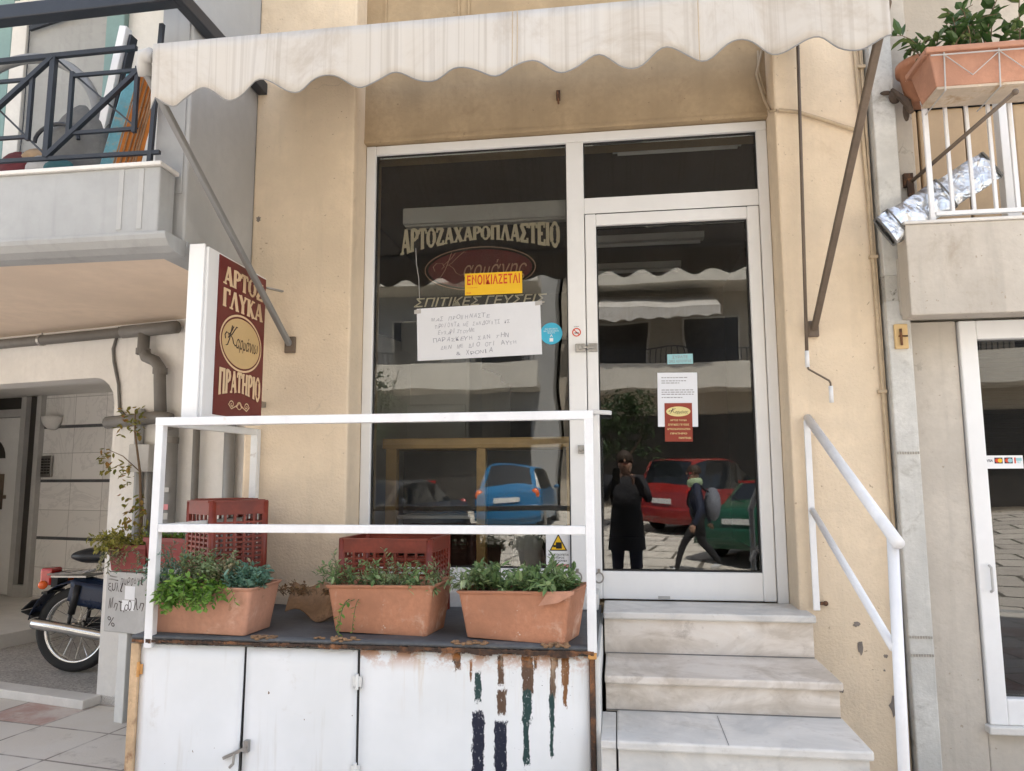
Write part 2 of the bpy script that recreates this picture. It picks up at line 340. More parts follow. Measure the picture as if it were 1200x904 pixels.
# ------------------------------------------------------------------ mesh helpers
class MB:
    def __init__(s): s.v = []; s.f = []; s.mi = []; s.m = 0
    def add(s, vs, fs):
        o = len(s.v); s.v += [tuple(v) for v in vs]
        for f in fs: s.f.append(tuple(i+o for i in f)); s.mi.append(s.m)
        return s
    def box(s, x0, x1, y0, y1, z0, z1):
        vs = [(x, y, z) for x in (x0, x1) for y in (y0, y1) for z in (z0, z1)]
        return s.add(vs, [(0, 1, 3, 2), (4, 6, 7, 5), (0, 4, 5, 1), (2, 3, 7, 6), (0, 2, 6, 4), (1, 5, 7, 3)])
    def bar(s, p, q, w, h, up=(0, 0, 1)):
        p, q = Vector(p), Vector(q); d = (q-p).normalized(); up = Vector(up)
        if abs(d.dot(up)) > .98: up = Vector((0, 1, 0))
        a = d.cross(up).normalized(); b = a.cross(d)
        vs = [e+a*sx*w/2+b*sy*h/2 for e in (p, q) for sx, sy in ((-1, -1), (1, -1), (1, 1), (-1, 1))]
        return s.add(vs, [(0, 1, 2, 3), (7, 6, 5, 4)]+[(i, i+4, (i+1) % 4+4, (i+1) % 4) for i in range(4)])
    def tube(s, pts, r, n=10, closed=False):
        pts = [Vector(p) for p in pts]; N = len(pts); rs = r if isinstance(r, (list, tuple)) else [r]*N
        prev = None; vs = []
        for i, p in enumerate(pts):
            if closed: d = (pts[(i+1) % N]-pts[i-1]).normalized()
            else:
                d0 = (pts[i]-pts[i-1]).normalized() if i > 0 else None; d1 = (pts[i+1]-pts[i]).normalized() if i < N-1 else None
                d = ((d0 or d1)+(d1 or d0)).normalized()
            if prev is None:
                a = d.cross(Vector((0, 0, 1)));
                if a.length < .1: a = d.cross(Vector((0, 1, 0)))
                a.normalize()
            else: a = (prev-d*prev.dot(d)).normalized()
            prev = a; b = d.cross(a)
            vs += [p+a*math.cos(t)*rs[i]+b*math.sin(t)*rs[i] for t in [2*PI*k/n for k in range(n)]]
        fs = [(i*n+k, i*n+(k+1) % n, ((i+1) % N)*n+(k+1) % n, ((i+1) % N)*n+k) for i in range(N if closed else N-1) for k in range(n)]
        if not closed: fs += [tuple(range(n))[::-1], tuple((N-1)*n+k for k in range(n))]
        return s.add(vs, fs)
    def lathe(s, prof, c, axis=(0, 0, 1), n=20):
        c = Vector(c); ax = Vector(axis).normalized(); a = ax.cross(Vector((0, 0, 1)))
        if a.length < .1: a = ax.cross(Vector((0, 1, 0)))
        a.normalize(); b = ax.cross(a)
        vs = [c+ax*h+(a*math.cos(t)+b*math.sin(t))*r for r, h in prof for t in [2*PI*k/n for k in range(n)]]
        N = len(prof)
        return s.add(vs, [(i*n+k, i*n+(k+1) % n, (i+1)*n+(k+1) % n, (i+1)*n+k) for i in range(N-1) for k in range(n)])
    def disc(s, c, r, axis=(0, -1, 0), h=.002, n=24, sx=1.0):
        prof = [(0.0001, 0), (r, 0), (r, h), (.0001, h)]
        o = len(s.v); s.lathe(prof, c, axis, n)
        if sx != 1.0:
            for i in range(o, len(s.v)):
                x, y, z = s.v[i]; s.v[i] = (c[0]+(x-c[0])*sx, y, z)
        return s
    def prism(s, poly, fn, w0, w1):
        n = len(poly)
        vs = [fn(u, v, w0) for u, v in poly]+[fn(u, v, w1) for u, v in poly]
        return s.add(vs, [tuple(range(n)), tuple(range(2*n-1, n-1, -1))]+[(i, i+n, (i+1) % n+n, (i+1) % n) for i in range(n)])
    def grid(s, fn, nu, nv):
        vs = [fn(i/nu, j/nv) for i in range(nu+1) for j in range(nv+1)]
        return s.add(vs, [(i*(nv+1)+j, (i+1)*(nv+1)+j, (i+1)*(nv+1)+j+1, i*(nv+1)+j+1) for i in range(nu) for j in range(nv)])
    def sphere(s, c, r, nu=12, nv=8):
        r = r if isinstance(r, (tuple, list)) else (r, r, r)
        return s.grid(lambda a, b: (c[0]+r[0]*math.cos(2*PI*a)*math.sin(PI*(b*.998+.001)), c[1]+r[1]*math.sin(2*PI*a)*math.sin(PI*(b*.998+.001)), c[2]+r[2]*math.cos(PI*(b*.998+.001))), nu, nv)
    def ribbon(s, pts, wd, fn, w=0.0):
        """flat stroke of width wd through 2-D points, placed by fn(u, v, w)"""
        P = [Vector((p[0], p[1])) for p in pts]; N = len(P); L = []
        for i in range(N):
            d0 = (P[i]-P[i-1]).normalized() if i > 0 else None; d1 = (P[i+1]-P[i]).normalized() if i < N-1 else None
            d = (d0 or d1)+(d1 or d0)
            d = d.normalized() if d.length > 1e-6 else (d0 or d1)
            k = 1/max(.5, d.dot(d1 or d0)); nn = Vector((-d.y, d.x))*wd/2*k
            L.append((P[i]+nn, P[i]-nn))
        vs = []
        for a, b in L: vs += [fn(a.x, a.y, w), fn(b.x, b.y, w)]
        return s.add(vs, [(2*i, 2*i+1, 2*i+3, 2*i+2) for i in range(N-1)])
    def build(s, name, mats, parent=None, bevel=0, smooth=False, local=False, solid=0, seg=2):
        if isinstance(mats, str): mats = [mats]
        me = bpy.data.meshes.new(name)
        off = Vector((0, 0, 0))
        o = bpy.data.objects.new(name, me); COL.objects.link(o)
        if parent is not None:
            o.parent = parent; root = parent
            while root.parent is not None: root = root.parent
            if not local: off = Vector(root.location)
        elif not local:
            xs, ys, zs = zip(*s.v); off = Vector(((min(xs)+max(xs))/2, (min(ys)+max(ys))/2, min(zs))); o.location = off
        me.from_pydata([(v[0]-off.x, v[1]-off.y, v[2]-off.z) for v in s.v], [], s.f)
        for m in mats: me.materials.append(M[m])
        me.polygons.foreach_set('material_index', s.mi)
        bm = bmesh.new(); bm.from_mesh(me)
        if not getattr(s, 'keepn', False): bmesh.ops.recalc_face_normals(bm, faces=bm.faces)
        bm.to_mesh(me); bm.free()
        if smooth: me.polygons.foreach_set('use_smooth', [True]*len(me.polygons))
        me.update()
        if solid:
            md = o.modifiers.new('thickness', 'SOLIDIFY'); md.thickness = solid; md.offset = 0
        if bevel:
            md = o.modifiers.new('bevel', 'BEVEL'); md.width = bevel; md.segments = seg; md.limit_method = 'ANGLE'; md.angle_limit = RAD(40)
        return o
def tag(o, label=None, cat=None, group=None, kind=None):
    if label: o['label'] = label
    if cat: o['category'] = cat
    if group: o['group'] = group
    if kind: o['kind'] = kind
    return o
def thing(name, label, cat, loc=(0, 0, 0), rz=0, group=None):
    o = bpy.data.objects.new(name, None); COL.objects.link(o); o.location = loc; o.rotation_euler = (0, 0, rz); o.empty_display_size = .1
    return tag(o, label, cat, group)
def P0(): return MB()
def box(*a): return MB().box(*a)

# text from the built-in font as 2-D triangles, placed through a function
_fc = bpy.data.curves.new('text_source', 'FONT'); _fo = bpy.data.objects.new('text_source', _fc); COL.objects.link(_fo)
def text2d(t, bold=0.0, shear=0.0, space=1.0):
    _fc.body = t; _fc.size = 1; _fc.offset = bold; _fc.shear = shear; _fc.space_character = space; _fc.resolution_u = 4
    bpy.context.view_layer.update()
    dg = bpy.context.evaluated_depsgraph_get()
    me = bpy.data.meshes.new_from_object(_fo.evaluated_get(dg))
    v = [(p.co.x, p.co.y) for p in me.vertices]; f = [tuple(p.vertices) for p in me.polygons]
    bpy.data.meshes.remove(me); return v, f
def put_text(mb, t, u0, u1, v0, v1, fn, wz=0.0, bold=0.0, shear=0.0, warp=None, fit=True, space=1.0):
    """lettering stretched to fill the rectangle u0..u1, v0..v1"""
    v, f = text2d(t, bold, shear, space)
    if not v: return
    xs = [p[0] for p in v]; ys = [p[1] for p in v]; a, b, c, d = min(xs), max(xs), min(ys), max(ys)
    if not fit: k = (v1-v0)/.73; pts = [(u0+(p[0]-a)*k, v0+p[1]*k) for p in v]
    else: pts = [(u0+(p[0]-a)/(b-a)*(u1-u0), v0+(p[1]-c)/(d-c)*(v1-v0)) for p in v]
    if warp: pts = [warp(*p) for p in pts]
    mb.add([fn(p[0], p[1], wz) for p in pts], f)
# slab-serif capitals drawn as strokes: width, thick strokes, thin strokes, serif feet (x, y)
def arcp(cx, cy, rx, ry, a0, a1, n=10): return [(cx+rx*math.cos(RAD(a0+(a1-a0)*i/n)), cy+ry*math.sin(RAD(a0+(a1-a0)*i/n))) for i in range(n+1)]
GL = {
 'Α': (.78, [[(.40, 1), (.66, 0)]], [[(.38, 1), (.12, 0)], [(.2, .32), (.56, .32)]], [(.12, 0), (.66, 0)]),
 'Λ': (.78, [[(.40, 1), (.66, 0)]], [[(.38, 1), (.12, 0)]], [(.12, 0), (.66, 0)]),
 'Ρ': (.66, [[(.16, 0), (.16, 1)], [(.50, .93), (.57, .75), (.50, .57)]], [[(.16, .96), (.38, .96), (.52, .90)], [(.16, .52), (.38, .52), (.52, .60)]], [(.16, 0)]),
 'Τ': (.68, [[(.34, 0), (.34, 1)]], [[(.05, .95), (.63, .95)], [(.06, .95), (.06, .74)], [(.62, .95), (.62, .74)]], [(.34, 0)]),
 'Ο': (.76, [arcp(.38, .5, .27, .44, 40, -40, 8), arcp(.38, .5, .27, .44, 140, 220, 8)], [arcp(.38, .5, .27, .45, 40, 140, 10), arcp(.38, .5, .27, .45, 220, 320, 10)], []),
 'Σ': (.70, [[(.10, .95), (.36, .5), (.10, .06)]], [[(.06, .95), (.60, .95), (.60, .76)], [(.06, .05), (.60, .05), (.60, .24)]], []),
 'Γ': (.60, [[(.16, 0), (.16, 1)]], [[(.04, .95), (.55, .95), (.55, .72)]], [(.16, 0)]),
 'Υ': (.74, [[(.12, 1), (.37, .48), (.37, 0)]], [[(.62, 1), (.37, .48)]], [(.12, 1), (.62, 1), (.37, 0)]),
 'Κ': (.74, [[(.16, 0), (.16, 1)], [(.28, .55), (.62, 0)]], [[(.16, .42), (.58, 1)]], [(.16, 0), (.16, 1), (.62, 0), (.58, 1)]),
 'Π': (.80, [[(.17, 0), (.17, 1)], [(.63, 0), (.63, 1)]], [[(.04, .95), (.76, .95)]], [(.17, 0), (.63, 0)]),
 'Η': (.80, [[(.17, 0), (.17, 1)], [(.63, 0), (.63, 1)]], [[(.17, .5), (.63, .5)]], [(.17, 0), (.63, 0), (.17, 1), (.63, 1)]),
 'Ι': (.36, [[(.18, 0), (.18, 1)]], [], [(.18, 0), (.18, 1)]),
 'Ζ': (.68, [[(.56, .95), (.12, .05)]], [[(.10, .74), (.10, .95), (.60, .95)], [(.08, .05), (.60, .05), (.60, .26)]], []),
 'Χ': (.76, [[(.14, 1), (.62, 0)]], [[(.60, 1), (.14, 0)]], [(.14, 0), (.62, 0), (.14, 1), (.60, 1)]),
 'Ε': (.64, [[(.16, 0), (.16, 1)]], [[(.04, .95), (.56, .95), (.56, .76)], [(.16, .5), (.44, .5)], [(.04, .05), (.58, .05), (.58, .26)]], []),
}
def slab_text(mb, word, u0, u1, v0, v1, fn, thick=.2, thin=.1, warp=None, w0=0.0):
    x = 0; items = []
    for ch in word:
        wd, T, t, F = GL[ch]
        for st in T: items.append(([(x+p[0], p[1]) for p in st], thick))
        for st in t: items.append(([(x+p[0], p[1]) for p in st], thin))
        for fx, fy in F: items.append(([(x+fx-.15, .045 if fy < .5 else .955), (x+fx+.15, .045 if fy < .5 else .955)], .09))
        x += wd
    k = 0
    for st, wd in items:
        if len(st) == 2:       # subdivide so that a warp bends it
            a, b = st; st = [(a[0]+(b[0]-a[0])*i/4, a[1]+(b[1]-a[1])*i/4) for i in range(5)]
        k += 1
        def place(u, v, w):
            uu, vv = u0+u/x*(u1-u0), v
            if warp: vv = warp(u/x, vv)
            return fn(uu, v0+vv*(v1-v0), w)
        mb.ribbon(st, wd, place, w0+.00012*(k % 7))
def script_word(mb, u0, u1, v0, v1, fn, wd=.05, tail='αρμάνιω', w0=0.0):
    """a flourished capital K and a slanted lower-case tail"""
    H = v1-v0; W = u1-u0
    def pl(u, v, w): return fn(u0+u*W, v0+v*H, w)
    st = [[(.02, .42), (.0, .56), (.04, .68), (.10, .66), (.12, .56), (.09, .48)], [(.12, .62), (.20, .82), (.24, .98)], [(.20, 1.0), (.17, .75), (.13, .45), (.08, .22), (.03, .18)],
          [(.36, .98), (.33, 1.0), (.27, .86), (.20, .66), (.15, .58)], [(.17, .60), (.22, .50), (.25, .34), (.30, .26), (.34, .32)]]
    for i, s_ in enumerate(st):
        q = []
        for a, b in zip(s_, s_[1:]): q += [a, ((a[0]+b[0])/2, (a[1]+b[1])/2)]
        mb.ribbon(q+[s_[-1]], wd*.6, lambda u, v, w: pl(u, v, w), w0+.0001*i)
    put_text(mb, tail, u0+.33*W, u1, v0+.05*H, v0+.72*H, fn, w0+.0006, 0, .35)
def facing(x0, y, z0):           # a panel that faces the street: u right, v up, w towards the street
    return lambda u, v, w: (x0+u, y-w, z0+v)

def rnd(a, b): return random.uniform(a, b)
def leaf(mb, p, d, L, W, up=None, fold=.25):
    d = Vector(d).normalized(); up = Vector(up) if up else Vector((rnd(-.5, .5), rnd(-.5, .5), 1))
    a = d.cross(up)
    if a.length < .05: a = d.cross(Vector((1, 0, 0)))
    a.normalize(); n = a.cross(d); p = Vector(p)
    mid = p+d*L*.5-n*W*fold; tip = p+d*L-n*L*.12
    q1 = p+d*L*.28+a*W*.42; q2 = p+d*L*.66+a*W*.42; r1 = p+d*L*.28-a*W*.42; r2 = p+d*L*.66-a*W*.42
    mb.add([p, q1, q2, tip, r2, r1, mid], [(0, 1, 6), (1, 2, 6), (2, 3, 6), (0, 6, 5), (5, 6, 4), (6, 3, 4)])
def sprig(lv, stm, base, dirn, L, n, ll, lw, droop=.3, r=.002, spread=.9, start=.15):
    d = Vector(dirn).normalized(); p = Vector(base); pts = [p.copy()]; N = 6
    for i in range(N):
        d = (d+Vector((rnd(-.12, .12), rnd(-.12, .12), -droop/N*(i+1)*.5))).normalized(); p = p+d*L/N; pts.append(p.copy())
    stm.tube(pts, [r*(1-.5*i/N) for i in range(N+1)], 4)
    for k in range(n):
        t = start+(1-start)*(k+rnd(0, .8))/n; t = min(t, .999); i = int(t*N); q = pts[i].lerp(pts[i+1], t*N-i)
        ax = (pts[i+1]-pts[i]).normalized(); a = ax.cross(Vector((rnd(-1, 1), rnd(-1, 1), rnd(-1, 1)))).normalized()
        leaf(lv, q, a*spread+ax*.55, ll*rnd(.45, 1.4), lw*rnd(.6, 1.35))

# ------------------------------------------------------------------ setting: pavement, street
tag(box(-14, 12, -1.2, 6.5, -.3, .1).build('sidewalk', 'pavement_tiles'), kind='structure')
def street_z(y): return .03 if y > -3.2 else .03+.052*(-3.2-y)
mb = MB(); mb.grid(lambda a, b: (-60+120*a, -1.35-78.65*b, street_z(-1.35-78.65*b)), 2, 60)
tag(mb.build('street', 'street_slabs'), kind='structure')
tag(box(-14, 12, -1.35, -1.203, -.3, .108).build('kerb', 'kerb_stone', bevel=.01), kind='structure')
tag(box(-60, 60, 6.505, 60, -.4, .09).build('ground', 'kerb_stone'), kind='structure')

# ------------------------------------------------------------------ the shop building
shop = thing('shop_building', 'ochre plastered shop building with a recessed white framed glass front under the awning', 'building', (0, 4, .1))
WALL_TOP = 9.6
mb = MB()
mb.box(-2.0, -1.412, 3.80, 4.3, .1, WALL_TOP); mb.box(.851, 1.305, 3.80, 4.3, .1, WALL_TOP)
wl = mb.build('facade_wall', 'ochre_plaster', shop, bevel=.012)
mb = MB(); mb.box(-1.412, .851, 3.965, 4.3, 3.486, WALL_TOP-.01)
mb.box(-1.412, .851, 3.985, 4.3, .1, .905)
mb.build('recess_wall', 'ochre_shaded_worn', shop)
mb = MB(); mb.box(-1.412, .851, 3.955, 3.99, 3.484, 3.51); mb.build('plaster_lip', 'ochre_shaded_worn', shop, bevel=.006)
# thin grooves that divide the plaster above the awning
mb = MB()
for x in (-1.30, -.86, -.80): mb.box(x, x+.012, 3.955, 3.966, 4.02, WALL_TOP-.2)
mb.build('plaster_joint', 'ochre_shaded_worn', shop)
# dark shell of the shop, closed on every side but the glass front
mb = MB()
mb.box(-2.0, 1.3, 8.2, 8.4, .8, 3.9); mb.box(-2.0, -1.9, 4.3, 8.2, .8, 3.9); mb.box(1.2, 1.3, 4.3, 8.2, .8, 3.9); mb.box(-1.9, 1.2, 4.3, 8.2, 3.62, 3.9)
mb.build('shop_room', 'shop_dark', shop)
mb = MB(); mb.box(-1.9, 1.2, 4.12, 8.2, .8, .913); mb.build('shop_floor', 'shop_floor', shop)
# upper storeys, so that the house shades the pavement
mb = MB(); mb.box(-2.0, 1.305, 4.3, 12, 3.9, WALL_TOP); mb.box(-2.0, 1.305, 8.4, 12, .1, 3.9); mb.build('house_body', 'ochre_plaster', shop)
# bare patches where the render has fallen off, slightly sunk plaster shapes
def patch(cx, cz, rx, rz, y, seed, n=14):
    rr = random.Random(seed); pts = []
    for i in range(n):
        a = 2*PI*i/n; k = rr.uniform(.6, 1.15); pts.append((cx+rx*math.cos(a)*k, cz+rz*math.sin(a)*k))
    return pts
mb = MB()
for i, (cx, cz, rx, rz) in enumerate(((1.247, .50, .022, .048), (1.118, .755, .014, .042), (1.105, .86, .018, .012), (1.225, .72, .010, .010), (1.215, .655, .006, .006), (-1.962, 3.0, .014, .02), (1.02, .56, .012, .014))):
    mb.prism(patch(cx, cz, rx, rz, 3.8, i+3), lambda u, v, w_: (u, 3.7985-w_, v), 0, .0012)
mb.build('bare_patch', 'bare_render', shop)

# white window and door frame
FY = 4.0
fr = MB()
fr.box(-1.410, -1.353, FY, 4.07, .98, 3.482); fr.box(-1.353, .849, FY+.001, 4.07, 3.427, 3.481); fr.box(.793, .849, FY, 4.07, .915, 3.4265)
fr.box(-.243, -.147, FY-.002, 4.07, .915, 3.4265); fr.box(-1.353, -.243, FY+.001, 4.07, .98, 1.073); fr.box(-.147, .793, FY+.001, 4.07, 3.004, 3.096)
frame = fr.build('window_frame', 'white_aluminium', shop, bevel=.005)
bx = MB()
def rim(mb, x0, x1, z0, z1, y, t=.007, d=.012):
    mb.box(x0, x1, y, y+d, z1-t, z1); mb.box(x0, x1, y, y+d, z0, z0+t); mb.box(x0, x0+t, y, y+d, z0+t, z1-t); mb.box(x1-t, x1, y, y+d, z0+t, z1-t)
rim(bx, -1.353, -.243, 1.073, 3.427, 4.022); rim(bx, -.147, .793, 3.096, 3.4265, 4.022)
bx.build('gasket', 'gasket', frame)
GYP = 4.036
box(-1.346, -.250, GYP, GYP+.006, 1.08, 3.42).build('window_pane', 'shop_glass', frame)
box(-.140, .786, GYP, GYP+.006, 3.103, 3.4195).build('window_pane', 'shop_glass', frame)
tag(box(-1.412, -.1, 3.80, 4.07, .9, .979).build('window_sill', 'light_stone', shop, bevel=.006))
# door leaf
dr = MB()
dx0, dx1, dz0, dz1 = -.143, .789, .924, 3.0
dr.box(dx0, -.083, FY-.006, 4.06, dz0, dz1); dr.box(.726, dx1, FY-.006, 4.06, dz0, dz1); dr.box(-.083, .726, FY-.004, 4.06, 2.934, dz1-.001); dr.box(-.083, .726, FY-.004, 4.06, dz0+.001, 1.066)
door = dr.build('glass_door', 'white_aluminium', shop, bevel=.006)
b2 = MB(); rim(b2, -.083, .726, 1.066, 2.934, 4.018); b2.build('gasket', 'gasket', door)
box(-.076, .719, GYP, GYP+.006, 1.073, 2.927).build('door_pane', 'shop_glass', door)
mb = MB(); mb.box(-.143, .79, 4.001, 4.05, 3.0005, 3.0035); mb.build('door_gap', 'gasket', door)
# door lever, locks, rings
mb = MB(); mb.bar((-.115, 3.994, 1.89), (-.115, 3.935, 1.893), .03, .02); mb.bar((-.125, 3.93, 1.895), (-.02, 3.90, 1.885), .035, .022); mb.build('door_handle', 'white_paint_metal', door, bevel=.005)
mb = MB()
for (x0, x1, z) in ((-.205, -.152, 2.248), (-.135, -.085, 2.248), (-.20, -.165, 1.70), (-.160, -.135, 1.70)):
    mb.box(x0, x1, 3.975, 4.0, z-.022, z+.022); mb.lathe([(.0001, .008), (.011, .008), (.013, 0), (.013, -.005)], ((x0+x1)/2, 3.972, z), (0, -1, 0), 12)
mb.bar((-.165, 3.968, 2.25), (-.105, 3.968, 2.245), .012, .012)
mb.build('lock', 'dull_steel', door, bevel=.003)
for x in (-.212, -.10):
    mb = MB(); mb.tube([(x+.022*math.cos(t), 3.975, 1.035+.026*math.sin(t)) for t in [2*PI*i/20 for i in range(20)]], .004, 6, True); mb.box(x-.007, x+.007, 3.972, 3.996, 1.058, 1.078)
    mb.build('ring', 'dull_steel', door)
box(.2, .26, 3.99, 3.994, .93, .945).build('keyhole_plate', 'light_pvc', door)

# lettering stuck on the big pane
K = (GYP-.0015)/3.96
def gx(x): return x*K
def gz(z): return 1.55+(z-1.55)*K
GF = lambda u, v, w: (u, GYP+.0095-w, v)          # stuck on the inner face of the glass
mb = MB()
def arch(t, v):       # short in the middle, long at both ends, as an arched lower edge
    lo = -.85*(2*abs(t-.5))**1.7
    top = 1.0-.06*(1-2*abs(t-.5))
    return lo+(top-lo)*v
slab_text(mb, 'ΑΡΤΟΖΑΧΑΡΟΠΛΑΣΤΕΙΟ', gx(-1.185), gx(-.282), gz(2.876), gz(2.958), GF, .27, .16, arch)
mb.build('arched_lettering', 'glass_cream', frame)
ex, ez = gx(-.73), gz(2.71)
mb = MB(); mb.prism([(ex+.30*math.cos(2*PI*i/48), ez+.112*math.sin(2*PI*i/48)) for i in range(48)], GF, 0, .0006)
mb.build('maroon_oval', 'maroon_vinyl', frame)
mb = MB()
for a, bb in ((.318, .126),):
    pts = [(ex+a*math.cos(2*PI*i/48), ez+bb*math.sin(2*PI*i/48)) for i in range(49)]; mb.ribbon(pts, .005, GF, .001)
script_word(mb, ex-.27, ex+.27, ez-.085, ez+.10, lambda u, v, w: GF(u, v, w+.003), .012, 'αρμάνης', .0012)
mb.build('oval_script', 'glass_dim', frame)
mb = MB(); put_text(mb, 'ΣΠΙΤΙΚΕΣ ΓΕΥΣΕΙΣ', gx(-1.105), gx(-.355), gz(2.502), gz(2.553), GF, .001, .012, .25); mb.build('slanted_lettering', 'glass_cream', frame)
mb = MB(); mb.tube([(gx(-1.095), GYP-.002, gz(2.84)), (gx(-1.09), GYP-.002, gz(2.75)), (gx(-1.075), GYP-.002, gz(2.66)), (gx(-1.07), GYP-.002, gz(2.55))], .0018, 5); mb.build('tape_mark', 'light_pvc', frame)

# ------------------------------------------------------------------ papers and stickers on the glass
def panel(name, label, cat, x0, x1, z0, z1, m, tilt=0, y=GYP, t=.0006, group=None):
    th = thing(name, label, cat, ((x0+x1)/2, y-.0012, z0), 0, group)
    W, H = x1-x0, z1-z0
    ca, sa = math.cos(tilt), math.sin(tilt)
    fn = lambda u, v, w: (W*(u-.5)*ca-H*v*sa, -w, W*(u-.5)*sa+H*v*ca)
    mb = MB(); mb.prism([(0, 0), (1, 0), (1, 1), (0, 1)], fn, -.0006, t); mb.build('sheet', m, th, local=True)
    return th, fn
def handwrite(mb, t, u0, u1, v0, v1, fn, wz, seed=1, slope=0.0):
    rr = random.Random(seed); n = len(t); st = (u1-u0)/n
    for i, ch in enumerate(t):
        if ch == ' ': continue
        h = (v1-v0)*rr.uniform(.75, 1.2); wd = st*rr.uniform(.62, .95); a = u0+i*st+rr.uniform(-.1, .1)*st; b = v0+rr.uniform(-.16, .16)*(v1-v0)+slope*i/n; sh = rr.uniform(-.1, .35)
        put_text(mb, ch, a, a+wd*(.35 if ch == 'Ι' else 1), b, b+h, fn, wz, -.004, sh, lambda u, v, k=rr.uniform(-.25, .25), a=a: (u, v+(u-a)*k))
th, fn = panel('rent_notice', 'orange yellow to-let notice with red capitals on the big shop window', 'notice', gx(-.811), gx(-.490), gz(2.557), gz(2.681), 'sticker_yellow', RAD(.3))
mb = MB(); put_text(mb, 'ΕΝΟΙΚΙΑΖΕΤΑΙ', .04, .96, .46, .92, fn, .0012, .03, space=1.12); put_text(mb, 'ΤΗΛΕΦΩΝΟ', .04, .22, .32, .36, fn, .0012, .01); put_text(mb, 'ΠΛΗΡ.', .03, .11, .06, .14, fn, .0012, .01); mb.build('lettering', 'sticker_red', th, local=True)
th, fn = panel('handwritten_notice', 'large white sheet with faint handwritten Greek lines taped to the shop window', 'notice', gx(-1.077), gx(-.384), gz(2.205), gz(2.500), 'paper', RAD(1.6))
mb = MB()
for i, (t, a, b) in enumerate((('ΜΑΣ ΠΡΟΜΗΝΑΣΤΕ', .12, .60), ('ΠΡΟΪΟΝΤΑ ΜΕ ΣΑΝΔΟΥΙΤΣ ΚΣ', .15, .76), ('ΕΥΧΑΡΙΣΤΟΥΜΕ', .17, .48), ('ΠΑΡΑΣΚΕΥΗ ΣΑΝ ΤΗΝ', .13, .75), ('ΔΕΝ ΜΕ ΔΙΟ ΟΤΙ ΑΥΤΗ', .19, .81), ('& ΧΡΟΝΙΑ', .32, .62))):
    v0 = .74-.135*i
    handwrite(mb, t, a, b, v0, v0+.075, fn, .0012, i+3, .02)
mb.build('handwriting', 'ink_blue', th, local=True)
mb = MB()
for u, v in ((.0, .93), (.98, .95)): mb.prism([(u-.02, v-.03), (u+.035, v-.02), (u+.035, v+.06), (u-.02, v+.05)], fn, .0014, .0018)
mb.build('tape', 'light_pvc', th, local=True)
mb = MB(); cx, cz = gx(-.333), gz(2.327)
th = thing('round_sticker', 'round turquoise sticker with tiny white writing beside the handwritten sheet', 'sticker', (cx, GYP-.001, cz))
mb.disc((cx, GYP-.0008, cz), .061, (0, -1, 0), .0008, 36); mb.build('sheet', 'sticker_blue', th)
mb = MB(); ff = facing(cx, GYP-.0022, cz)
put_text(mb, 'ΕΔΩ ΜΠΟΡΕΙΤΕ', -.035, .035, .022, .030, ff); put_text(mb, 'ΝΑ ΠΛΗΡΩΣΕΤΕ', -.042, .042, .010, .018, ff); put_text(mb, 'ΜΕ ΚΑΡΤΑ', -.02, .02, 0, .007, ff)
mb.ribbon([(-.006, -.02), (0, -.006), (.006, -.02)], .003, ff); mb.prism([(-.01, -.045), (.01, -.045), (.01, -.026), (-.01, -.026)], ff, 0, .0004)
mb.build('lettering', 'sticker_white', th)
cx, cz = -.198, gz(2.322)
th = thing('no_smoking_sticker', 'tiny round red and white no smoking sticker on the white post above the locks', 'sticker', (cx, 3.996, cz))
mb = MB(); mb.disc((cx, 3.9965, cz), .024, (0, -1, 0), .0008, 28); mb.build('sheet', 'sticker_white', th)
ff = facing(cx, 3.9945, cz); mb = MB(); mb.ribbon([(.021*math.cos(2*PI*i/28), .021*math.sin(2*PI*i/28)) for i in range(29)], .006, ff); mb.ribbon([(-.014, .014), (.014, -.014)], .005, ff, .0002); mb.build('red_ring', 'sticker_red', th)
mb = MB(); mb.ribbon([(-.012, -.004), (.012, -.004)], .005, ff, .0004); put_text(mb, 'NO SMOKING', -.014, .014, .029, .034, ff); mb.build('symbol', 'black_paint', th)
th, fn = panel('warning_sticker', 'white sticker with a yellow warning triangle in the lower corner of the shop window', 'sticker', gx(-.373), gx(-.243), gz(1.082), gz(1.262), 'sticker_white')
mb = MB(); mb.prism([(.14, .50), (.86, .50), (.5, .985)], fn, .001, .0014); mb.build('triangle_border', 'black_paint', th, local=True)
mb = MB(); mb.prism([(.21, .53), (.79, .53), (.5, .925)], fn, .0016, .002); mb.build('triangle', 'sticker_yellow', th, local=True)
mb = MB(); mb.prism([(.40, .56), (.64, .56), (.64, .74), (.40, .74)], fn, .0022, .0026); mb.prism([(.29, .60), (.398, .60), (.398, .66), (.29, .66)], fn, .0022, .0026)
for i, t in enumerate(('ΒΙΝΤΕΟΣΚΟΠΕΙΤΑΙ', 'Ο ΧΩΡΟΣ', 'ΗΛΕΚΤΡΟΝΙΚΑ')): wd = (.40, .24, .34)[i]; put_text(mb, t, .5-wd, .5+wd, .36-.085*i, .415-.085*i, fn, .0012, .02)
mb.build('lettering', 'black_paint', th, local=True)
mb = MB(); mb.prism([(.07, .03), (.93, .03), (.93, .12), (.07, .12)], fn, .001, .0014); mb.build('red_band', 'sticker_pink', th, local=True)
th, fn = panel('hours_sticker', 'small pale teal sticker near the top of the door glass', 'sticker', gx(.280), gx(.412), gz(2.143), gz(2.196), 'sticker_teal')
mb = MB(); put_text(mb, 'ΣΥΡΑΤΕ', .2, .8, .55, .85, fn, .001, .02); put_text(mb, 'ΩΡΕΣ ΛΕΙΤΟΥΡΓΙΑΣ', .06, .94, .14, .42, fn, .001, .02); mb.build('lettering', 'ink_grey', th, local=True)
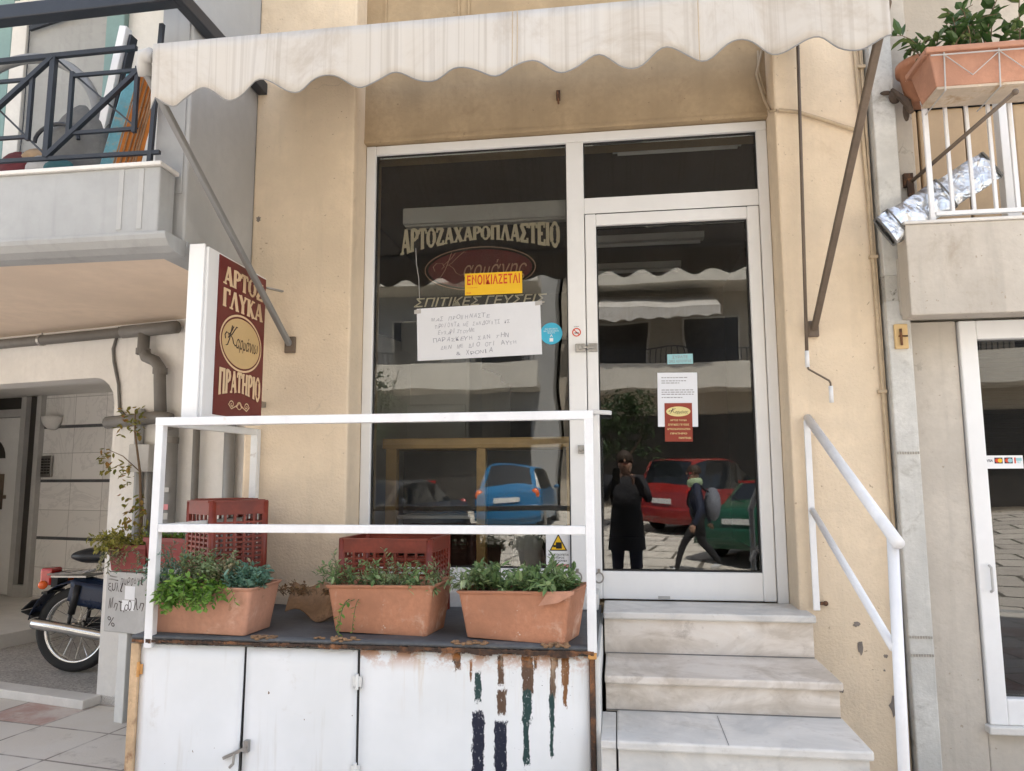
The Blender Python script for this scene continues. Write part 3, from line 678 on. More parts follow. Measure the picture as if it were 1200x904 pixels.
th, fn = panel('typed_letter', 'white typed letter behind the maroon card on the door glass', 'notice', gx(.222), gx(.427), gz(1.812), gz(2.097), 'paper', RAD(-.8))
mb = MB()
rr = random.Random(4)
for v, a, b in ((.90, .1, .75), (.84, .1, .72), (.80, .1, .55), (.67, .1, .9), (.63, .1, .92), (.59, .1, .9), (.53, .1, .62)):
    u = a
    while u < b:
        wd = rr.uniform(.04, .11); mb.prism([(u, v), (min(u+wd, b), v), (min(u+wd, b), v+.016), (u, v+.016)], fn, .001, .0012); u += wd+.018
mb.build('typed_lines', 'ink_grey', th, local=True)
th, fn = panel('maroon_card', 'maroon price card with a cream oval overlapping the white letter on the door', 'notice', gx(.256), gx(.397), gz(1.735), gz(1.936), 'sticker_maroon', RAD(-.6), GYP-.0016)
mb = MB(); mb.prism([(.5+.44*math.cos(2*PI*i/36), .78+.13*math.sin(2*PI*i/36)) for i in range(36)], fn, .001, .0014); 
for i, (t, a, b) in enumerate((('ΑΡΤΟΣ ΓΛΥΚΑ', .2, .8), ('ΣΠΙΤΙΚΕΣ ΓΕΥΣΕΙΣ', .12, .88), ('ΑΡΤΟΖΑΧΑΡΟΠΛΑΣΤΕΙΟ', .08, .92), ('ΠΡΑΤΗΡΙΟ', .2, .8), ('ΠΑΡΑΓΓΕΛΙΕΣ', .5, .95))): put_text(mb, t, a, b, .53-.115*i, .575-.115*i, fn, .001, .02)
mb.build('lettering', 'sticker_cream', th, local=True)
mb = MB(); script_word(mb, .16, .86, .70, .86, fn, .05, 'αρμάνης', .002); mb.build('script', 'dark_ink', th, local=True)

# ------------------------------------------------------------------ inside the shop
cab = thing('display_cabinet', 'pine framed display cabinet standing behind the big shop window', 'cabinet', (-.86, 4.6, .913))
mb = MB(); mb.box(-1.46, -.24, 4.55, 4.98, 1.735, 1.80); mb.box(-1.44, -1.37, 4.56, 4.63, .913, 1.735); mb.box(-.858, -.80, 4.56, 4.63, .913, 1.735); mb.box(-.30, -.245, 4.56, 4.63, .913, 1.735); mb.box(-1.37, -.30, 4.57, 4.92, .93, .97)
mb.build('frame', 'pine_wood', cab, bevel=.006)
box(-1.43, -.25, 4.93, 4.965, .915, 1.734).build('back_panel', 'opp_dark', cab)
mb = MB(); mb.box(-1.37, -.86, 4.6, 4.92, 1.30, 1.32); mb.build('shelf', 'white_enamel', cab)
fg = thing('tall_fridge', 'tall pale fridge standing at the back behind the display cabinet', 'fridge', (-1.35, 5.7, .913))
mb = MB(); mb.box(-1.62, -1.08, 5.45, 6.0, .96, 2.75); mb.build('body', 'white_enamel', fg, bevel=.02); box(-1.60, -1.10, 5.41, 5.448, 1.0, 2.1).build('fridge_door', 'white_enamel', fg, bevel=.015); box(-1.13, -1.11, 5.38, 5.41, 1.4, 1.8).build('handle', 'dull_steel', fg)
mb = MB(); mb.box(-1.24, -.25, 4.18, 4.26, 3.065, 3.165); mb.box(-1.23, -.26, 4.19, 4.25, 3.05, 3.065)
tag(mb.build('blind_casing', 'light_pvc', bevel=.01), 'long pale blind casing hung high inside the shop window', 'blind')
for i, (y, x0, x1, lab) in enumerate(((4.45, .02, .80, 'unlit fluorescent tube fitting nearest the door glass on the shop ceiling'), (6.3, -.15, .78, 'unlit fluorescent tube fitting halfway back on the shop ceiling'), (7.15, -.2, .66, 'unlit fluorescent tube fitting at the back of the shop ceiling'))):
    t = thing('ceiling_light', lab, 'ceiling light', (x0, y, 3.55), 0, 'tube lights on the shop ceiling')
    box(x0, x1, y-.05, y+.05, 3.565, 3.62).build('fitting', 'white_enamel', t); m = MB(); m.tube([(x0+.03, y, 3.545), (x1-.03, y, 3.545)], .016, 8); m.build('tube', 'sticker_white', t)
t = thing('paper_bag', 'crumpled white paper bag on the floor behind the shop window', 'bag', (-.55, 4.72, .97))
mb = MB(); mb.grid(lambda a, b: (-.56+.10*math.cos(2*PI*a)*(1+.12*math.sin(9*a+5*b))*(1-.15*b), 4.74+.07*math.sin(2*PI*a)*(1-.1*b), .97+.22*b+.03*math.sin(2*PI*a*3)*b), 18, 6); mb.build('paper', 'paper', t, solid=.003)

# ------------------------------------------------------------------ marble steps
st = thing('marble_steps', 'worn veined marble steps rising to the glass door', 'steps', (.4, 3.4, .1))
levels = [(.92, 3.652, 3.99, -.075, .890), (.728, 3.263, 3.652, -.066, .886), (.585, 2.914, 3.263, -.018, .882), (.42, 2.575, 2.914, -.075, .885), (.26, 2.23, 2.575, -.075, .89)]
for i, (z, yf, yb, x0, x1) in enumerate(levels):
    zb = levels[i+1][0] if i+1 < len(levels) else .1
    m = 'marble_white' if i >= 2 else 'marble_beige'
    tb = MB(); tb.box(x0, x1, yf, yb+.03 if i else 3.995, z-.034, z)
    tr = tb.build('tread', 'marble_white' if i in (0, 2, 3, 4) else 'marble_beige', st, bevel=.008)
    rb = MB(); rb.box(x0+.004, x1-.012, yf+.022, yf+.045, zb-.005, z-.0345); rb.build('riser', m, st, bevel=.002)
    gb = MB(); gb.box(x0+.004, x1-.012, yf+.0185, yf+.0215, zb+.0005, zb+.0045); gb.build('joint', 'step_mortar', st)
    cb = MB(); cb.box(x0+.008, x1-.016, yf+.046, yb+.05 if i else 3.98, .1, z-.036); cb.build('core', 'step_mortar', st)
# the third step is pieced together at its left end
mb = MB(); mb.box(-.078, -.0215, 2.92, 3.27, .553, .582); mb.box(-.078, -.022, 2.94, 2.96, .41, .552); mb.build('end_slab', 'marble_white', st, bevel=.004)
# hairline joint on the third tread
mb = MB(); mb.bar((.383, 2.912, .5865), (.386, 3.25, .5865), .002, .001); mb.build('joint', 'step_mortar', st)

# ------------------------------------------------------------------ metal cabinet under the platform
mc = thing('metal_cabinet', 'white rust stained metal cabinet with three doors and a slate top beside the steps', 'cabinet', (-1.05, 3.4, .1))
mb = MB(); mb.box(-2.005, -.115, 3.03, 3.97, .1, .862); mb.build('carcass', 'old_white_paint', mc)
mb = MB(); mb.box(-2.04, -2.004, 2.99, 3.05, .1, .866); mb.build('corner_angle', 'rust_tan', mc, bevel=.003)
mb = MB(); mb.box(-.118, -.098, 2.995, 3.03, .1, .866); mb.build('corner_angle', 'rust', mc, bevel=.003)
mb = MB(); mb.box(-.0975, -.0795, 3.01, 3.97, .1, .86); mb.build('side_flange', 'old_white_paint', mc, bevel=.002)
def cabdoor(x0, x1, z0, z1, m, bend, nm='cabinet_door'):
    mb = MB()
    def fn(a, b):
        x = x0+(x1-x0)*a; z = z0+(z1-z0)*b
        dent = .012*math.exp(-((a-.75)**2+(b-.25)**2)*9)*bend
        return (x, 3.008-dent-.018*abs(bend)*(1-b)*(a if bend > 0 else 1-a), z)
    mb.grid(fn, 14, 12)
    o = mb.build(nm, m, mc, smooth=True, solid=.006); return o
cabdoor(-2.002, -1.539, .13, .862, 'cabinet_white', 1.0); cabdoor(-1.528, -1.053, .12, .861, 'cabinet_white', -.6)
cs = MB(); cs.grid(lambda a, b: (-1.041+.921*a, 3.008-.006*math.exp(-((a-.3)**2+(b-.2)**2)*12), .12+.742*b), 16, 12)
o = cs.build('cabinet_door', 'cabinet_streaked', mc, smooth=True, solid=.006)
# the streak material works in the mesh's own coordinates: put its origin at the panel
for v in o.data.vertices: v.co.x -= -.578-mc.location.x; v.co.z -= -.1; v.co.y -= 3.0-mc.location.y
o.location = (-.578-mc.location.x, 3.0-mc.location.y, -.1)
mb = MB(); mb.bar((-1.5335, 3.012, .13), (-1.5335, 3.012, .86), .012, .004); mb.build('door_gap', 'gasket', mc)
mb = MB(); mb.bar((-1.047, 3.012, .13), (-1.047, 3.012, .86), .010, .004); mb.build('door_gap', 'gasket', mc)
for x, z in ((-2.006, .76), (-1.05, .74), (-1.05, .40)):
    mb = MB(); mb.tube([(x, 2.996, z-.03), (x, 2.996, z+.03)], .007, 8); mb.box(x-.018, x+.018, 2.9985, 3.003, z-.02, z+.02); mb.build('hinge', 'rust_orange' if x < -1.9 else 'old_white_paint', mc)
mb = MB(); mb.bar((-1.60, 2.982, .43), (-1.50, 2.982, .475), .014, .012); mb.box(-1.515, -1.495, 2.978, 3.0, .455, .50); mb.tube([(-1.55, 2.975, .45), (-1.55, 2.968, .415), (-1.565, 2.968, .40)], .006, 6); mb.build('latch', 'dull_steel', mc)
mb = MB()
def topfn(a, b): return (-2.035+1.945*a, 2.985+.985*b, .893+.004*math.sin(a*23)*math.sin(b*9))
mb.grid(topfn, 30, 16); top = mb.build('slate_top', 'slate', mc, smooth=True, solid=.014)
mb = MB()
for k in range(160):
    x = -2.03+1.93*k/160; x2 = -2.03+1.93*(k+1)/160; th_ = .010+.012*max(0, min(1, (x+1.1)/.35)); zl = .881-th_*(.6+.4*math.sin(k*.37)*math.sin(k*.11))-rnd(0, .006); mb.box(x, x2, 2.979+rnd(0, .004), 2.9845, zl, .883+rnd(0, .004))
mb.build('rusty_edge', 'rust', mc)
mb = MB()
for x0, x1 in ((-.66, -.52), (-.30, -.2), (-1.50, -1.40), (-1.24, -1.05)):
    for k in range(26):
        x = rnd(x0, x1); mb.sphere((x, 2.985+rnd(-.004, .03), .905+rnd(-.006, .004)), (rnd(.006, .018), rnd(.005, .012), rnd(.003, .007)), 5, 4)
mb.build('flaking_crust', 'cardboard', mc)

# ------------------------------------------------------------------ white railing on the platform
rl = thing('white_railing', 'white painted square tube railing around the platform with planters', 'railing', (-1.05, 3.0, .9))
T = .036
mb = MB(); mb.box(-1.978, -1.942, 2.982, 3.018, .85, 1.8165); mb.build('post', 'white_paint_metal', rl, bevel=.003)
mb = MB(); mb.box(-.124, -.088, 2.982, 3.018, .88, 1.8165); mb.build('post', 'white_paint_metal', rl, bevel=.003)
mb = MB(); mb.box(-.122, -.090, 2.984, 3.016, .855, .8795); mb.build('rusted_foot', 'rust_orange', rl, bevel=.003)
mb = MB(); mb.box(-1.979, -.087, 2.981, 3.019, 1.782, 1.818); mb.build('top_rail', 'white_paint_metal', rl, bevel=.003)
mb = MB(); mb.box(-1.942, -.124, 2.984, 3.016, 1.327, 1.361); mb.build('middle_rail', 'white_paint_metal', rl, bevel=.003)
mb = MB(); mb.bar((-1.962, 3.019, 1.80), (-1.915, 3.80, 1.80), .032, .034); mb.build('side_rail', 'old_white_paint', rl, bevel=.003)
mb = MB(); mb.bar((-1.962, 3.019, 1.342), (-1.915, 3.80, 1.342), .028, .03); mb.build('side_rail', 'old_white_paint', rl, bevel=.003)
mb = MB(); mb.box(-1.935, -1.897, 3.755, 3.797, .88, 1.815); mb.build('wall_post', 'old_white_paint', rl, bevel=.003)

# ------------------------------------------------------------------ handrail by the steps
hr = thing('handrail', 'white painted tube handrail sloping down along the right side of the steps', 'handrail', (.92, 3.2, .1))
mb = MB(); mb.tube([(.935, 3.80, 1.835), (.922, 2.665, 1.328)], .021, 14); mb.build('top_rail', 'white_paint_metal', hr, smooth=True)
mb = MB(); mb.tube([(.925, 3.765, 1.39), (.90, 2.71, .985)], .015, 12); mb.build('middle_rail', 'white_paint_metal', hr, smooth=True)
mb = MB(); mb.box(.907, .937, 3.765, 3.777, .925, 1.822); mb.build('post', 'white_paint_metal', hr, bevel=.003)
mb = MB(); mb.tube([(.920, 2.71, 1.345), (.90, 2.71, .1)], .0185, 14); mb.build('post', 'white_paint_metal', hr, smooth=True)
mb = MB(); mb.bar((.937, 3.786, .955), (.965, 3.786, .955), .014, .014); mb.sphere((.968, 3.787, .955), .012); mb.build('bolt', 'rust', hr)

# ------------------------------------------------------------------ awning
aw = thing('awning', 'cream striped retractable awning with a scalloped valance above the shop front', 'awning', (-.4, 3.2, 3.0))
AX0, AX1 = -1.815, .985
mb = MB()
def val(a, b):
    x = AX0+(AX1-AX0)*a
    zb = 3.066-.026*(1+.22*math.sin(x*3.7+.6))*math.cos(2*PI*(x+1.455+.012*math.sin(x*2.9))/.2585)+.005*math.sin(x*5)
    zb = 3.022 if a < 1e-6 else zb
    zt = 3.296
    y = 2.585+.012*math.sin(x*7.1+1)*(1-b)+.008*math.sin(x*24.3)*(1-b)+.004*math.sin(x*57+b*3)*(1-b)
    return (x, y, zb+(zt-zb)*b)
mb.grid(val, 160, 6); mb.keepn = True; mb.build('valance', 'awning_cloth', aw, smooth=True, solid=.0025)
mb = MB()
mb.tube([(v[0], v[1]-.001, v[2]) for v in [val(i/160, 0) for i in range(161)]], .0026, 5); mb.build('piping', 'grey_metal', aw)
mb = MB()
for x in (-.35, -.332, .33, -.35+1.4): 
    if x < AX1: mb.tube([(x, val((x-AX0)/(AX1-AX0), k/6)[1]-.003, val((x-AX0)/(AX1-AX0), k/6)[2]) for k in range(7)], .0014, 4)
mb.build('seam', 'conduit_beige', aw)
mb = MB(); mb.grid(lambda a, b: (AX0+(AX1-AX0)*a, 2.612+1.178*b, 3.262+.586*b-.05*math.sin(PI*b)*(1-b)), 40, 12); mb.build('canopy', 'awning_cloth', aw, smooth=True, solid=.0025)
mb = MB(); mb.tube([(AX0-.03, 2.622, 3.262), (AX1+.03, 2.622, 3.262)], .02, 12); mb.build('front_bar', 'light_pvc', aw, smooth=True)
mb = MB(); mb.tube([(AX0-.02, 2.605, 3.262), (AX0-.055, 2.61, 3.262), (AX0-.07, 2.63, 3.245), (AX0-.07, 2.65, 3.2)], .03, 12); mb.build('elbow', 'light_pvc', aw, smooth=True)
mb = MB(); mb.tube([(AX0, 3.755, 3.86), (AX1, 3.755, 3.86)], .035, 12); mb.build('roller', 'grey_metal', aw, smooth=True)
mb = MB(); mb.bar((AX0-.07, 2.645, 3.22), (-1.745, 3.782, 2.275), .026, .03); mb.build('arm', 'grey_metal', aw, bevel=.005)
mb = MB(); mb.bar((.995, 2.63, 3.24), (.982, 3.775, 2.275), .030, .026); mb.build('arm', 'brown_metal', aw, bevel=.005)
mb = MB(); mb.box(-1.775, -1.715, 3.78, 3.799, 2.23, 2.32); mb.box(.955, 1.005, 3.775, 3.799, 2.235, 2.315); mb.build('wall_bracket', 'brown_metal', aw, bevel=.004)
# crank rod
ck = thing('awning_crank', 'thin hanging crank rod with a bent white handle on the right pilaster', 'crank', (.94, 3.75, 2.0))
mb = MB(); mb.tube([(.972, 3.748, 3.80), (.934, 3.748, 2.15)], .0085, 10); mb.build('rod', 'brown_metal', ck, smooth=True)
mb = MB(); mb.tube([(.934, 3.748, 2.16), (.934, 3.748, 2.08)], .0105, 10); mb.build('sleeve', 'white_paint_metal', ck, smooth=True)
mb = MB(); mb.tube([(.934, 3.748, 2.08), (.938, 3.748, 2.07), (1.03, 3.748, 2.012), (1.036, 3.748, 2.0), (1.036, 3.748, 1.98)], .005, 8); mb.build('bent_rod', 'brown_metal', ck, smooth=True)
mb = MB(); mb.tube([(1.036, 3.748, 1.985), (1.036, 3.748, 1.905)], .0105, 10); mb.build('handle', 'white_paint_metal', ck, smooth=True)
# cables
mb = MB(); mb.tube([(.868, 3.785, 3.425), (.96, 3.785, 3.41), (1.08, 3.785, 3.36), (1.18, 3.785, 3.315), (1.262, 3.785, 3.285)], .0105, 8); mb.build('horizontal_cable', 'conduit_beige')
o = COL.objects[-1]; tag(o, 'beige painted cable running across the right pilaster below the awning', 'cable'); o.name = 'wall_cable'
mb = MB(); mb.tube([(1.255, 3.787, 4.6), (1.258, 3.787, 3.7), (1.276, 3.787, 3.0), (1.284, 3.787, 2.2), (1.294, 3.787, 1.2), (1.294, 3.787, .11)], .0095, 8); mb.tube([(1.283, 3.79, 4.6), (1.285, 3.79, 3.7), (1.297, 3.79, 2.2), (1.300, 3.79, .11)], .006, 6)
t = thing('conduit', 'thin vertical conduit with clips beside the pale concrete strip', 'conduit', (1.28, 3.787, .1)); mb.build('pipe', 'conduit_beige', t, smooth=True)
for z in (3.62, 2.62, 1.95, .92):
    m = MB(); m.box(1.262, 1.303, 3.774, 3.799, z, z+.016); m.build('clip', 'conduit_beige', t, bevel=.002)
mb = MB(); mb.tube([(.835, 3.955, 3.86), (.80, 3.95, 3.72), (.815, 3.94, 3.64), (.832, 3.93, 3.56), (.842, 3.86, 3.46), (.856, 3.79, 3.43)], .008, 8); mb.tube([(.815, 3.955, 3.86), (.812, 3.95, 3.74), (.838, 3.94, 3.6)], .006, 6)
tag(mb.build('loose_cable', 'conduit_beige', smooth=True), 'loose twisted cable hanging in the upper right corner of the shop recess', 'cable')
mb = MB(); mb.tube([(-.28, 3.964, 3.71), (-.28, 3.935, 3.705), (-.278, 3.93, 3.66), (-.277, 3.945, 3.63)], .005, 6); mb.box(-.29, -.268, 3.955, 3.964, 3.66, 3.72)
tag(mb.build('wall_hook', 'rust'), 'small rusty hook in the wall above the window frame', 'hook')

# ------------------------------------------------------------------ projecting sign
sg = thing('shop_sign', 'white framed projecting box sign with maroon face and cream Greek lettering', 'sign', (-1.89, 3.38, 1.83))
SX0, SX1 = -1.935, -1.852
mb = MB(); mb.box(SX0, SX1, 3.125, 3.70, 1.83, 2.625); mb.build('sign_box', 'white_aluminium', sg, bevel=.004)
mb = MB(); mb.box(SX0-.006, SX1-.012, 3.108, 3.124, 1.82, 2.635); mb.build('front_strip', 'white_aluminium', sg, bevel=.004)
sf = lambda u, v, w: (SX1+w, 3.215+u, 1.85+v)
PW, PH = .475, .765
mb = MB(); mb.prism([(0, 0), (PW, 0), (PW, PH), (0, PH)], sf, .001, .004); mb.build('sign_face', 'maroon_vinyl', sg)
mb = MB()
def W5(*a): return sf(a[0], a[1], a[2]+.0055)
slab_text(mb, 'ΑΡΤΟΣ', .04, PW-.03, .635, .725, W5, .25, .14)
slab_text(mb, 'ΓΛΥΚΑ', .04, PW-.03, .525, .615, W5, .25, .14)
def arch2(t, v):
    lo = -.30*(2*abs(t-.5))**1.5; return lo+(1.0-lo)*v
slab_text(mb, 'ΠΡΑΤΗΡΙΟ', .035, PW-.025, .125, .225, W5, .27, .15, arch2)
mb.ribbon([(PW/2+.205*math.cos(2*PI*i/48), .372+.138*math.sin(2*PI*i/48)) for i in range(49)], .010, W5)
# scroll ornament
for sgn in (-1, 1):
    pts = []
    for i in range(26):
        a = i/25*2.4*PI; r_ = .024*(1-i/30); pts.append((PW/2+sgn*(.085-.012*math.cos(0))+sgn*r_*math.cos(a), .062+r_*math.sin(a)*.8))
    mb.ribbon(pts, .005, W5, .0002)
    mb.ribbon([(PW/2+sgn*.105, .062), (PW/2+sgn*.075, .04), (PW/2+sgn*.035, .055), (PW/2, .075), (PW/2-sgn*.03, .05)], .0055, W5, .0004)
mb.ribbon([(PW/2+.022*math.cos(i/14*2*PI), .06+.018*math.sin(i/14*2*PI)) for i in range(15)], .004, W5, .0006)
mb.build('lettering', 'cream_vinyl', sg)
mb = MB(); mb.prism([(PW/2+.190*math.cos(2*PI*i/48), .372+.124*math.sin(2*PI*i/48)) for i in range(48)], sf, .005, .006); mb.build('gold_oval', 'gold_vinyl', sg)
mb = MB(); script_word(mb, PW/2-.165, PW/2+.165, .372-.055, .372+.075, lambda u, v, w: sf(u, v, w+.0068), .05, 'αρμάνιω'); mb.build('script', 'dark_ink', sg)
mb = MB(); mb.bar((-1.89, 3.69, 2.50), (-1.89, 3.80, 2.50), .025, .03); mb.bar((-1.85, 3.70, 2.575), (-1.80, 3.79, 2.575), .02, .008); mb.bar((-1.89, 3.69, 1.95), (-1.89, 3.80, 1.95), .025, .03); mb.build('bracket', 'dull_steel', sg)

# ------------------------------------------------------------------ planters on the platform
def planter(name, label, loc, rz, L, D, H, m, warp=.0, group='terracotta planters on the platform'):
    th = thing(name, label, 'planter', loc, rz, group)
    mb = MB()
    def ring(k, z, extra=0):   # rounded rectangle
        l, d = L/2*k+extra, D/2*k+extra; r = .017; pts = []
        for cx, cy, a0 in ((l-r, d-r, 0), (-l+r, d-r, 90), (-l+r, -d+r, 180), (l-r, -d+r, 270)):
            for i in range(5):
                a = RAD(a0+i*22.5); pts.append((cx+r*math.cos(a), cy+r*math.sin(a), z+(warp*math.sin((cx+r*math.cos(a))/L*PI*1.1+.5)+.003*math.sin((cx+cy)*40))*(z/H)))
        return pts
    rings = [ring(.86, 0), ring(.865, .006), ring(.985, H*.93), ring(.985, H*.935, .004), ring(1.0, H*.985, .007), ring(1.0, H, .004), ring(.995, H, -.006), ring(.96, H*.8, -.014)]
    n = len(rings[0]); vs = [p for r_ in rings for p in r_]
    mb.add(vs, [(i*n+k, i*n+(k+1) % n, (i+1)*n+(k+1) % n, (i+1)*n+k) for i in range(len(rings)-1) for k in range(n)]+[tuple(range(n))[::-1]])
    mb.build('trough', m, th, local=True, bevel=.003)
    sb = MB(); l, d = L/2*.955-.02, D/2*.955-.02
    sb.grid(lambda a, b: (-l+2*l*a, -d+2*d*b, H*.84+rnd(-.008, .008)), 14, 8); sb.build('soil', 'soil', th, local=True, smooth=True)
    return th
def bush(th, name, lm, spots, n, Lr, nl, ll, lw, lean=(0, 0), droop=.3, label=None, r=.002, sm='stem_green', up=1.0, spread=.9, start=.15):
    lv, sm_ = MB(), MB()
    for k in range(n):
        x, y, z, rx, ry = random.choice(spots)
        b = (x+rnd(-rx, rx), y+rnd(-ry, ry), z)
        sprig(lv, sm_, b, (lean[0]+rnd(-.55, .55), lean[1]+rnd(-.55, .55), up), rnd(*Lr), nl, ll, lw, droop, r, spread, start)
    lv.keepn = True
    o = lv.build(name, lm, th, local=True)
    if label: o['label'] = label
    s2 = sm_.build('stems', sm, o, local=True)
    return o
p1 = planter('planter_box', 'faded terracotta planter at the left railing post with trailing bright green parsley and succulents', (-1.752, 3.135, .902), RAD(-5), .50, .24, .20, 'terracotta_faded')
bush(p1, 'trailing_plant', 'leaf_bright', [(.0, -.07, .18, .12, .04), (-.06, -.12, .18, .07, .01)], 84, (.06, .17), 12, .027, .021, (0, -.6), 1.5, 'bright green parsley spilling over the front', up=.45)
bush(p1, 'succulent', 'leaf_blue', [(.19, -.04, .17, .055, .07)], 60, (.05, .13), 13, .028, .018, (.1, -.1), .1, 'blue green succulent at the right end', up=1, start=.3)
bush(p1, 'succulent', 'leaf_pale', [(.06, 0, .17, .08, .06)], 64, (.07, .15), 14, .019, .013, (0, -.1), .1, 'whitish grey succulent in the middle', start=.4)
bush(p1, 'succulent', 'leaf_greygreen', [(-.03, .0, .17, .09, .06)], 50, (.09, .18), 12, .024, .015, (0, -.1), .1, 'greyish green rosettes behind the parsley', start=.35)
bush(p1, 'grey_herb', 'leaf_blue', [(-.20, .0, .17, .06, .08)], 34, (.12, .25), 18, .021, .007, (-.25, -.2), .7)
bush(p1, 'ochre_succulent', 'leaf_rust', [(.10, -.06, .17, .10, .04), (.21, .02, .17, .03, .05)], 20, (.04, .09), 12, .018, .012, (.1, -.2), .4)
p2 = planter('planter_box', 'terracotta planter in the middle holding a straggly grey green herb before the red crate', (-.985, 3.225, .902), RAD(-8), .49, .25, .205, 'terracotta', .008)
bush(p2, 'straggly_herb', 'leaf_greygreen', [(-.1, 0, .17, .15, .08), (.1, 0, .17, .14, .08)], 46, (.07, .19), 18, .025, .008, (-.15, -.2), .6, r=.0018, sm='stem_brown')
bush(p2, 'green_herb', 'leaf_sage', [(-.20, -.02, .17, .05, .07), (.02, -.02, .17, .1, .06), (.19, -.05, .17, .05, .03)], 28, (.07, .17), 14, .030, .013, (-.2, -.3), .9)
bush(p2, 'hanging_weed', 'leaf_bright', [(-.13, -.125, .14, .04, .005)], 4, (.14, .24), 9, .02, .013, (.05, -.5), 3.2, up=.1)
p3 = planter('planter_box', 'terracotta planter with a broken corner and leafy green sage beside the right railing post', (-.395, 3.155, .902), RAD(-14), .49, .25, .20, 'terracotta', .012)
bush(p3, 'sage_plant', 'leaf_sage', [(-.05, 0, .17, .18, .08), (.1, .02, .17, .1, .07)], 64, (.06, .14), 13, .044, .020, (0, -.25), .5, start=.2)
bush(p3, 'sage_plant', 'leaf_greygreen', [(-.19, -.02, .17, .05, .06), (0, .03, .17, .18, .05)], 36, (.08, .18), 14, .036, .013, (-.35, -.2), .6, start=.2)
mb = MB(); mb.prism([(.12, .15), (.20, .165), (.262, .20), (.262, .212), (.16, .205)], lambda u, v, w_: (u, -.135-w_+ (u-.12)*.06, v), 0, .012); mb.build('broken_rim', 'terracotta_faded', p3, local=True)

# plastic crates
def crate(name, label, loc, rz, L, D, H, solid_top=False):
    th = thing(name, label, 'crate', loc, rz, 'red plastic crates on the platform')
    l, d = L/2, D/2
    for sx in (-1, 1):
        for sy in (-1, 1): mb = MB(); mb.tube([(sx*(l-.014), sy*(d-.014), 0), (sx*(l-.014), sy*(d-.014), H)], .018, 10); mb.build('corner_post', 'crate_plastic', th, local=True, smooth=True)
    mb = MB(); rows = int((H-.075)/.0235)
    def side(fix, horiz, sgn):
        e = l if horiz else d
        def bb(u0, u1, z0, z1, t0, t1):
            f0, f1 = sorted((sgn*(fix-t0), sgn*(fix-t1)))
            if horiz: mb.box(u0, u1, f0, f1, z0, z1)
            else: mb.box(f0, f1, u0, u1, z0, z1)
        for k in range(rows): z = .012+k*.0235; bb(-e+.02, e-.02, z, z+.0095, .004, .010)
        nv = max(3, int(2*e/.055))
        for k in range(nv+1): u = -e+.025+(2*e-.05)*k/nv; bb(u-.006, u+.006, .004, H-.05, .002, .0115)
        bb(-e+.015, e-.015, H-.062, H-.001, .001, .012); bb(-e+.03, e-.03, .001, .012, .001, .0125)
        bb(-e+.02, e-.02, H-.004, H+.004, -.006, .016)
    side(d, True, -1); side(d, True, 1); side(l, False, -1); side(l, False, 1)
    mb.build('slatted_sides', 'crate_plastic', th, local=True)
    mb = MB()
    if solid_top:
        mb.box(-l+.012, l-.012, -d+.012, d-.012, H-.012, H+.008); 
        for k in range(4): mb.box(-l+.05+k*.055, -l+.06+k*.055, -d+.02, d-.02, H+.0085, H+.013)
        mb.build('base', 'crate_plastic', th, local=True, bevel=.012)
    else:
        for k in range(9): y = -d+.025+(2*d-.05)*k/8; mb.box(-l+.015, l-.015, y-.008, y+.008, .004, .0105)
        mb.build('base', 'crate_plastic', th, local=True)
    return th
crate('plastic_crate', 'dark red slatted crate standing on end behind the left planter', (-1.935, 3.545, .902), RAD(-38), .30, .29, .54, True)
crate('plastic_crate', 'dark red slatted crate lying level behind the middle planter', (-1.075, 3.60, .902), RAD(-2), .455, .34, .365)
mb = MB(); rr = random.Random(5)
def crd(a, b): 
    x = -1.53+.30*a; return (x, 3.36+.10*b+.02*math.sin(a*7), .935+.13*b*(1-.25*abs(a-.4))+.02*math.sin(a*9+b*3)+.03*(a-.5)**2-.03*a)
mb.grid(crd, 14, 6); tag(mb.build('cardboard_scrap', 'cardboard', solid=.006), 'torn brown cardboard scrap slumped between the left and middle planters', 'cardboard')
t = thing('dry_plant', 'dry rust coloured succulent sprawl on the brown cardboard', 'plant', (-1.40, 3.34, 1.02)); lv, s_ = MB(), MB()
for k in range(26): sprig(lv, s_, (rnd(-.15, .15), rnd(-.03, .03), 0), (rnd(-.6, .6), rnd(-.6, .2), .6), rnd(.04, .09), 10, .018, .011, .6)
lv.keepn = True; lv.build('leaves', 'leaf_rust', t, local=True); s_.build('stems', 'stem_brown', t, local=True)

# ------------------------------------------------------------------ left building
LB = thing('apartment_building', 'pale grey neighbouring house with a balcony overhanging a marble entrance', 'building', (-2.6, 4.5, .1))
A13 = RAD(13); GN = Vector((math.sin(A13), math.cos(A13), 0)); GO = Vector((-2.0, 4.334, 0)); GD = Vector((-GN.y, GN.x, 0))
def G(s_, off, z): p = GO+GD*s_+GN*off; return (p.x, p.y, z)
def gbox(mb, s0, s1, o0, o1, z0, z1):
    vs = [G(a, b, c) for a in (s0, s1) for b in (o0, o1) for c in (z0, z1)]
    return mb.add(vs, [(0, 1, 3, 2), (4, 6, 7, 5), (0, 4, 5, 1), (2, 3, 7, 6), (0, 2, 6, 4), (1, 5, 7, 3)])
